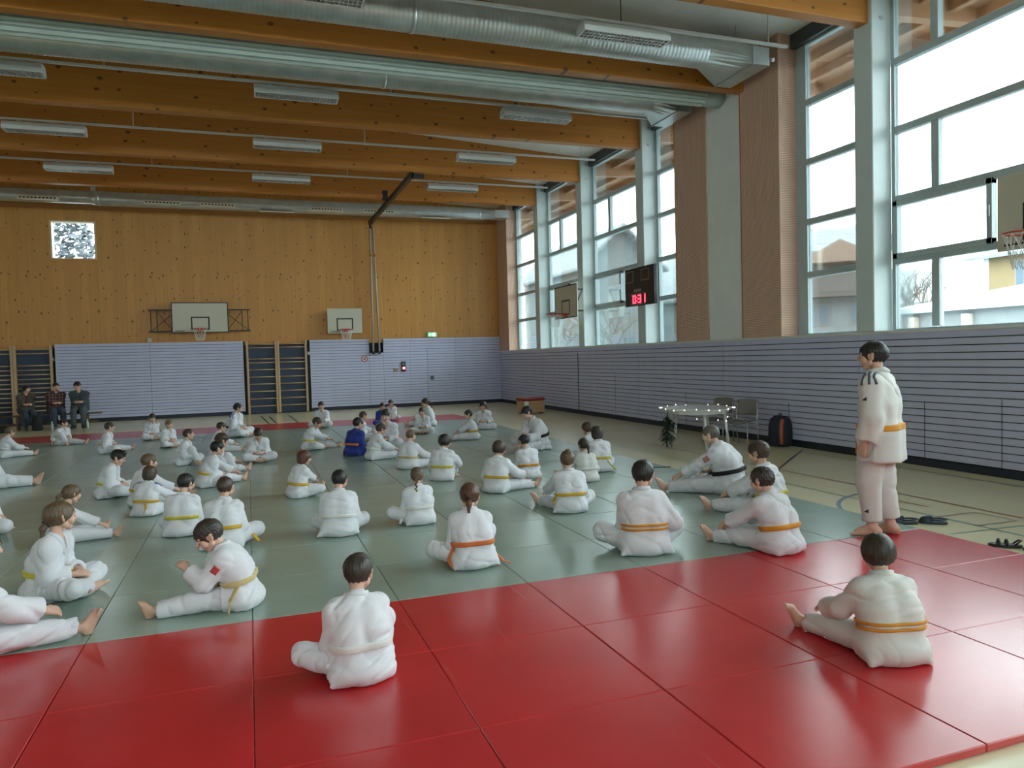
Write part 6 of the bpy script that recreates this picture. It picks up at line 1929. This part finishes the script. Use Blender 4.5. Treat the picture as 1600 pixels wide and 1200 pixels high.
CAST = [
 # ---- front rows
 G_(px=566, py=1078, top=872, phi=-16, hands=('feet', 'feet'), legs=('b', NK), belt='white', hair='short', hcol='dark', hyaw=32, hpitch=12, lean=14, off=0.15, label='boy with short dark hair and white belt on the front red mats'),
 G_(px=1392, py=1046, top=845, phi=-32, legs=('e22', 'u'), hands=('shin', 'knee'), belt='gold', hair='bowl', hcol='dark', hyaw=10, lean=20, fat=1.12, off=0.17, double=True, gi='ecru', label='thick-haired boy with yellow belt sitting on the red mats at lower right'),
 G_(px=1378, py=836, top=533, phi=-76, legs=('s3', 's-3'), hands=('side', 'side'), seat='stand', belt='gold', hair='short', hcol='black', lean=2, hyaw=-8, hpitch=4, off=0.02, adult=True, gi='ecru', stripes='grey', label='dark-haired teenager in white suit and orange-yellow belt, the only one standing'),
 G_(px=376, py=952, top=807, phi=-82, legs=('e4', 'u-4'), hands=((0.03, 0.33, 0.24), 'otherknee'), belt='pale', hair='short', hcol='dark', lean=26, hyaw=-18, hpitch=32, off=0.10, stripes='red', tails=(((-0.13, -0.02, 0.17), (-0.175, 0.03, 0.08), (-0.165, 0.04, 0.012)),), label='dark-haired boy with head bowed and pale yellow belt just behind the red mats'),
 G_(px=75, py=943, top=785, phi=112, legs=('x', 'x'), hands=('feet', 'feet'), belt='lemon', hair='lowpony', hcol='light', lean=17, hyaw=-38, hpitch=2, off=0.16, eyes=True, label='girl with a long light-brown ponytail sitting cross-legged at the lower left'),
 G_(px=-72, py=1040, top=830, phi=72, legs=('x', 'e12'), hands=('shin', 'shin'), belt='lemon', hair='short', hcol='brown', lean=20, off=0.05, label='child at the bottom left corner of whom only the white-clad legs and a foot show'),
 G_(px=286, py=840, top=742, phi=14, legs=('x', 'x'), belt='lemon', hair='short', hcol='black', hyaw=34, off=0.13, label='black-haired boy with bright yellow belt left of the crop-haired boy with trailing belt'),
 G_(px=350, py=860, top=747, phi=14, legs=('x', 'b'), belt='yellow', hair='crop', hcol='brown', hyaw=8, off=0.13, tails=(((0.11, 0.05, 0.14), (0.20, 0.07, 0.10), (0.27, 0.03, 0.03)),), label='boy with close-cropped brown hair and a belt end trailing to the right'),
 G_(px=229, py=808, top=730, phi=32, legs=('x', 'e30'), belt='yellow', hair='bob', hcol='brown', hyaw=6, off=0.12, stripes='blue', tails=(((0.06, -0.11, 0.16), (0.07, -0.125, 0.10), (0.05, -0.135, 0.04)),), label='child with brown bob, blue shoulder stripes and hanging yellow belt end'),
 G_(px=222, py=792, top=710, phi=62, legs=('x', 'e14'), hands=('shin', 'shin'), belt='yellow', hair='short', hcol='light', hyaw=10, off=0.10, label='light-haired boy half hidden behind the child with blue shoulder stripes'),
 G_(px=168, py=779, top=703, phi=104, legs=('x', 'x'), belt='lemon', hair='short', hcol='black', tuft=1, hyaw=12, hpitch=24, lean=22, off=0.14, label='black-haired boy looking down at his hands, yellow belt at his back, left middle'),
 G_(px=92, py=852, top=760, phi=74, legs=('e10', 'e16'), hands=('own', 'own'), belt='white', hair='pony', hcol='light', lean=26, hyaw=-8, off=0.10, label='girl with tied-up light hair reaching for her feet behind the ponytail girl'),
 G_(px=-42, py=842, top=740, phi=80, legs=('u', 'x'), hands=('feet', 'feet'), belt='white', hair='short', hcol='brown', lean=20, off=0.1, label='child at the left edge of whom only a bent knee and hands show'),
 G_(px=-40, py=768, top=672, phi=80, legs=('u', 'e8'), hands=('shin', 'otherknee'), belt='yellow', hair='short', hcol='dark', lean=20, off=0.1, label='child at the left edge with one bare-footed leg stretched to the right'),
 G_(px=6, py=716, top=668, phi=72, legs=('u', 'e10'), hands=('shin', 'shin'), belt='white', hair='short', hcol='light', lean=24, off=0.10, hyaw=-10, label='fair-haired child at the left edge in front of the far red strip'),
 G_(px=98, py=696, top=655, phi=146, legs=('e24', 'u'), hands=('lap', 'back'), belt='yellow', hair='short', hcol='black', lean=8, hyaw=-30, hpitch=4, off=0.22, label='dark-haired child propped on one arm in front of the bench spectators'),
 G_(px=166, py=709, top=660, phi=104, legs=('e38', 'x'), hands=('lap', 'lap'), belt='gold', hair='short', hcol='brown', lean=14, hyaw=-20, hpitch=2, off=0.14, label='brown-haired boy with a leg stretched to the right, in front of the left board wall'),
 G_(px=238, py=688, top=646, phi=170, legs=('x', 'x'), hands=((0.03, 0.10, 0.40), 'feet'), belt='white', hair='short', hcol='dark', lean=14, hyaw=0, hpitch=16, off=0.24, label='small dark-haired child raising a hand to the face on the far red strip'),
 G_(px=262, py=700, top=656, phi=146, legs=('x', 'x'), belt='yellow', hair='short', hcol='blond', lean=14, hyaw=-12, hpitch=4, off=0.20, label='blond child sitting cross-legged near the far red strip'),
 G_(px=287, py=728, top=670, phi=104, legs=('x', 'u'), hands=('feet', 'feet'), belt='white', hair='crop', hcol='brown', lean=18, hyaw=-14, hpitch=2, off=0.14, label='crop-haired boy gripping his foot left of the curly-haired boy'),
 G_(px=324, py=762, top=690, phi=84, legs=('e16', 'x'), hands=('feet', 'own'), belt='yellow', hair='short', hcol='black', lean=28, hyaw=0, hpitch=10, off=0.12, label='black-haired boy leaning forward over a leg stretched to the right'),
 G_(px=335, py=744, top=678, phi=82, legs=('e10', 'u'), hands=('shin', 'shin'), belt='white', hair='curly', hcol='brown', lean=22, hyaw=0, off=0.12, label='curly brown-haired boy behind the black-haired boy with stretched leg'),
 G_(px=338, py=708, top=660, phi=82, legs=('x', 'e8'), hands=('lap', 'shin'), belt='white', hair='short', hcol='dark', lean=18, hyaw=-4, off=0.12, label='dark-haired boy in front of the bearded man, leg pointing right'),
 G_(px=364, py=684, top=630, phi=116, legs=('x', 'x'), adult=True, belt='black', hair='short', hcol='black', beard=True, stripes='blue', lean=20, hyaw=-24, hpitch=4, off=0.20, label='bearded man in white judo suit sitting by the far red strip'),
 G_(px=404, py=723, top=667, phi=176, legs=('x', 'x'), belt='white', hair='short', hcol='dark', lean=30, hpitch=38, off=0.24, skin='b', label='boy facing the camera with bowed head, cross-legged, left of centre'),
 G_(px=484, py=704, top=652, phi=112, legs=('e26', 'x'), hands=('shin', 'other'), belt='lemon', hair='short', hcol='brown', lean=24, hyaw=0, hpitch=26, off=0.16, label='brown-haired boy holding his lower leg, foot towards the blue-suited boy'),
 G_(px=504, py=669, top=627, phi=192, legs=('x', 'x'), belt='white', hair='short', hcol='dark', lean=12, hyaw=-8, off=0.24, label='boy facing the camera alone on the far red strip by the wall bars'),
 G_(px=466, py=779, top=705, phi=58, legs=('e14', 'x'), hands=('shin', 'other'), belt='yellow', hair='bob', hcol='auburn', lean=16, hyaw=16, off=0.11, label='child with auburn bob and yellow belt, profile to the right'),
 G_(px=530, py=841, top=737, phi=4, legs=('x', 'x'), belt='white', hair='short', hcol='black', lean=22, hyaw=14, hpitch=16, off=0.15, fat=1.05, label='broad-backed boy with black hair and white belt in the centre left'),
 G_(px=553, py=713, top=653, phi=44, legs=('e20', 'x'), hands=('shin', 'lap'), belt='orange', gi='blue', hair='short', hcol='black', lean=18, hyaw=20, off=0.12, label='black-haired boy in a blue judo suit with orange belt'),
 G_(px=562, py=690, top=643, phi=70, legs=('e20', 'x'), hands=('shin', 'lap'), belt='white', hair='crop', hcol='brown', lean=14, hyaw=0, off=0.12, label='crop-haired boy in white right behind the blue-suited boy'),
 G_(px=584, py=719, top=662, phi=74, legs=('e14', 'e2'), hands=('own', 'shin'), belt='white', hair='short', hcol='brown', lean=26, hyaw=-4, off=0.12, label='brown-haired boy leaning forward right beside the blue-suited boy'),
 G_(px=608, py=702, top=638, phi=196, legs=('x', 'u'), hands=('feet', 'feet'), belt='orange', hair='short', hcol='dark', lean=20, hpitch=14, off=0.24, skin='b', label='boy facing the camera cross-legged between the two blue suits'),
 G_(px=598, py=666, top=629, phi=176, legs=('x', 'x'), belt='white', gi='blue', hair='short', hcol='dark', lean=12, off=0.22, label='small boy in a blue suit on the far red strip'),
 G_(px=612, py=658, top=624, phi=186, legs=('x', 'x'), hands=((0.02, 0.1, 0.42), 'feet'), belt='white', hair='short', hcol='dark', lean=12, off=0.24, label='child in white behind the far blue-suited boy'),
 G_(px=638, py=734, top=672, phi=26, legs=('x', 'e38'), hands=('lap', 'shin'), belt='pale', hair='crop', hcol='light', hyaw=14, off=0.11, label='crop-haired boy with pale yellow belt left of the dark-haired child in the middle'),
 G_(px=691, py=752, top=680, phi=22, legs=('x', 'u'), hands=('lap', 'knee'), belt='lemon', hair='bowl', hcol='black', hyaw=18, off=0.12, label='black-haired child with broad yellow belt, middle of the field'),
 G_(px=656, py=822, top=732, phi=-18, legs=('b', NK), belt='white', hair='braid', hcol='light', hyaw=24, lean=14, off=0.13, tails=(((-0.12, 0.06, 0.14), (-0.17, 0.04, 0.09), (-0.20, 0.02, 0.015)),), label='girl with a single braid down her back'),
 G_(px=740, py=893, top=759, phi=-16, legs=('b', NK), belt='orange', hair='lowpony', hcol='auburn', hyaw=24, hpitch=16, lean=18, off=0.15, fat=1.05, tails=(((-0.13, 0.0, 0.16), (-0.18, -0.02, 0.07), (-0.15, -0.06, 0.012)), ((0.12, -0.02, 0.12), (0.20, -0.06, 0.03), (0.25, -0.05, 0.012))), label='girl with dark reddish ponytail and orange belt, back to camera in the centre'),
 G_(px=661, py=678, top=636, phi=186, legs=('x', 'x'), belt='white', hair='short', hcol='brown', lean=20, off=0.22, label='child facing the camera with hands at the feet, in front of the far red strip'),
 G_(px=672, py=666, top=622, phi=-106, legs=('x', 'e12'), hands=('lap', 'shin'), belt='white', hair='pony', hcol='dark', lean=12, off=0.2, label='ponytailed child on the far red strip with a leg stretched to the left'),
 G_(px=740, py=687, top=640, phi=-92, legs=('e4', 'u'), hands=('shin', 'shin'), belt='yellow', hair='short', hcol='dark', lean=16, hpitch=6, off=0.10, hyaw=-10, label='boy in profile facing left with yellow belt at the far right corner of the mats'),
 G_(px=757, py=672, top=627, phi=192, legs=('k', 'k'), hands=('lap', 'lap'), belt='white', hair='long', hcol='dark', lean=6, off=0.18, stripes='red', label='long-haired girl facing the camera behind the boy in left profile'),
 G_(px=776, py=771, top=690, phi=24, legs=('x', 'e34'), hands=('lap', 'shin'), belt='yellow', hair='bowl', hcol='brown', hyaw=6, off=0.12, label='child with chin-length dark brown hair and yellow belt right of centre'),
 G_(px=826, py=749, top=680, phi=-24, legs=('b', 'x'), belt='gold', hair='short', hcol='black', hyaw=-8, hpitch=18, off=0.12, label='black-haired boy with yellow belt in front of the trainer with black belt'),
 G_(px=842, py=703, top=633, phi=-122, legs=('e26', 'x'), hands=('shin', 'other'), adult=True, belt='black', hair='short', hcol='black', lean=28, hpitch=24, off=0.16, skin='b', label='black-haired trainer with black belt bending over his leg beyond the middle'),
 G_(px=892, py=803, top=706, phi=-16, legs=('e20', 'b'), hands=('shin', 'lap'), belt='yellow', hair='bun', hcol='light', hyaw=4, lean=14, off=0.13, tails=(((-0.11, 0.05, 0.17), (-0.16, 0.0, 0.11), (-0.15, -0.02, 0.03)),), label='girl with hair in a bun and a yellow belt end at her left'),
 G_(px=918, py=754, top=686, phi=-26, legs=('e20', 'x'), hands=('shin', 'lap'), belt='white', gi='ecru', hair='pony', hcol='dark', hyaw=-4, off=0.12, label='girl with a long dark ponytail in an off-white suit, leg stretched to the left'),
 G_(px=937, py=738, top=667, phi=-16, legs=('x', 'x'), belt='lemon', hair='bob', hcol='dark', hyaw=0, off=0.12, tails=(((0.08, -0.09, 0.14), (0.14, -0.09, 0.07), (0.19, -0.07, 0.02)),), label='child with dark bob and bright yellow belt near the right mat edge'),
 G_(px=928, py=722, top=660, phi=-58, legs=('x', 'x'), belt='white', hair='bowl', hcol='brown', hyaw=-10, off=0.12, label='brown-haired child mostly hidden behind the one with the dark bob'),
 G_(px=1008, py=870, top=722, phi=-16, legs=('b', 'b'), hands=('feet', 'knee'), belt='gold', hair='short', hcol='black', hyaw=28, lean=12, off=0.15, double=True, label='boy with black hair and double-wound yellow belt, back to camera right of centre'),
 G_(px=1140, py=772, top=665, phi=-72, legs=('e16', 'x'), hands=('feet', 'feet'), adult=True, belt='black', hair='crop', hcol='grey', lean=28, hyaw=-2, hpitch=16, off=0.12, fat=1.15, stripes='pink', skin='b', label='heavy grey-haired man with black belt sitting at the right mat edge'),
 G_(px=1206, py=808, top=690, phi=-66, legs=('e6', 'u'), hands=('shin', 'otherknee'), belt='lemon', hair='short', hcol='brown', lean=18, hyaw=-6, hpitch=8, off=0.10, label='brown-haired boy with one leg stretched left behind the boy holding his feet'),
 G_(px=1219, py=867, top=733, phi=-50, legs=('e14', 'e-6'), hands=('own', 'own'), belt='gold', hair='short', hcol='dark', lean=26, hyaw=-12, hpitch=14, off=0.13, label='dark-haired boy with orange-yellow belt reaching for his feet at the right'),
]
SPECT = [
 G_(px=-6, py=672, top=610, phi=170, legs=('c', 'c'), hands=('lap', 'lap'), seat=0.595, style='casual', coat='black', pants='jeans', hair='long', hcol='black', adult=True, lean=6, H=1.68, pos=(-7.25, 25.55), zbase=0.0, label='spectator in black at the left picture edge'),
 G_(px=46, py=672, top=612, phi=165, legs=('c', 'c'), hands=('lap', 'lap'), seat=0.595, style='casual', coat='taupe', pants='jeans', hair='hat', hcol='black', adult=True, lean=8, hyaw=-28, hpitch=4, H=1.60, pos=(-6.30, 25.55), zbase=0.0, label='woman in dark cap and taupe coat with fur collar on the bench'),
 G_(px=88, py=668, top=607, phi=172, legs=('c', 'c'), hands=('lap', 'lap'), seat=0.595, style='casual', coat='plaid', pants='jeans', hair='crop', hcol='dark', beard=True, adult=True, lean=12, hyaw=-10, hpitch=10, H=1.72, pos=(-5.52, 25.55), zbase=0.0, label='bearded man in a dark red plaid shirt on the bench'),
 G_(px=124, py=670, top=604, phi=188, legs=('c', 'c'), hands=('lap', 'lap'), seat=0.595, style='casual', coat='slate', pants='grey', hair='short', hcol='black', adult=True, lean=12, hyaw=24, hpitch=14, H=1.74, pos=(-4.88, 25.55), zbase=0.0, label='man in slate-grey sweater turning left at the right end of the bench'),
]
for c in CAST + SPECT:
    r_, h_ = person(**c)
    c['H_'] = h_
print('PEOPLE', round(_t.time() - _t0, 1), 's', [round(c['H_'], 2) for c in CAST])
print('TRIS', sum(len(o.data.loops) - 2 * len(o.data.polygons) for o in scene.objects if o.type == 'MESH'))
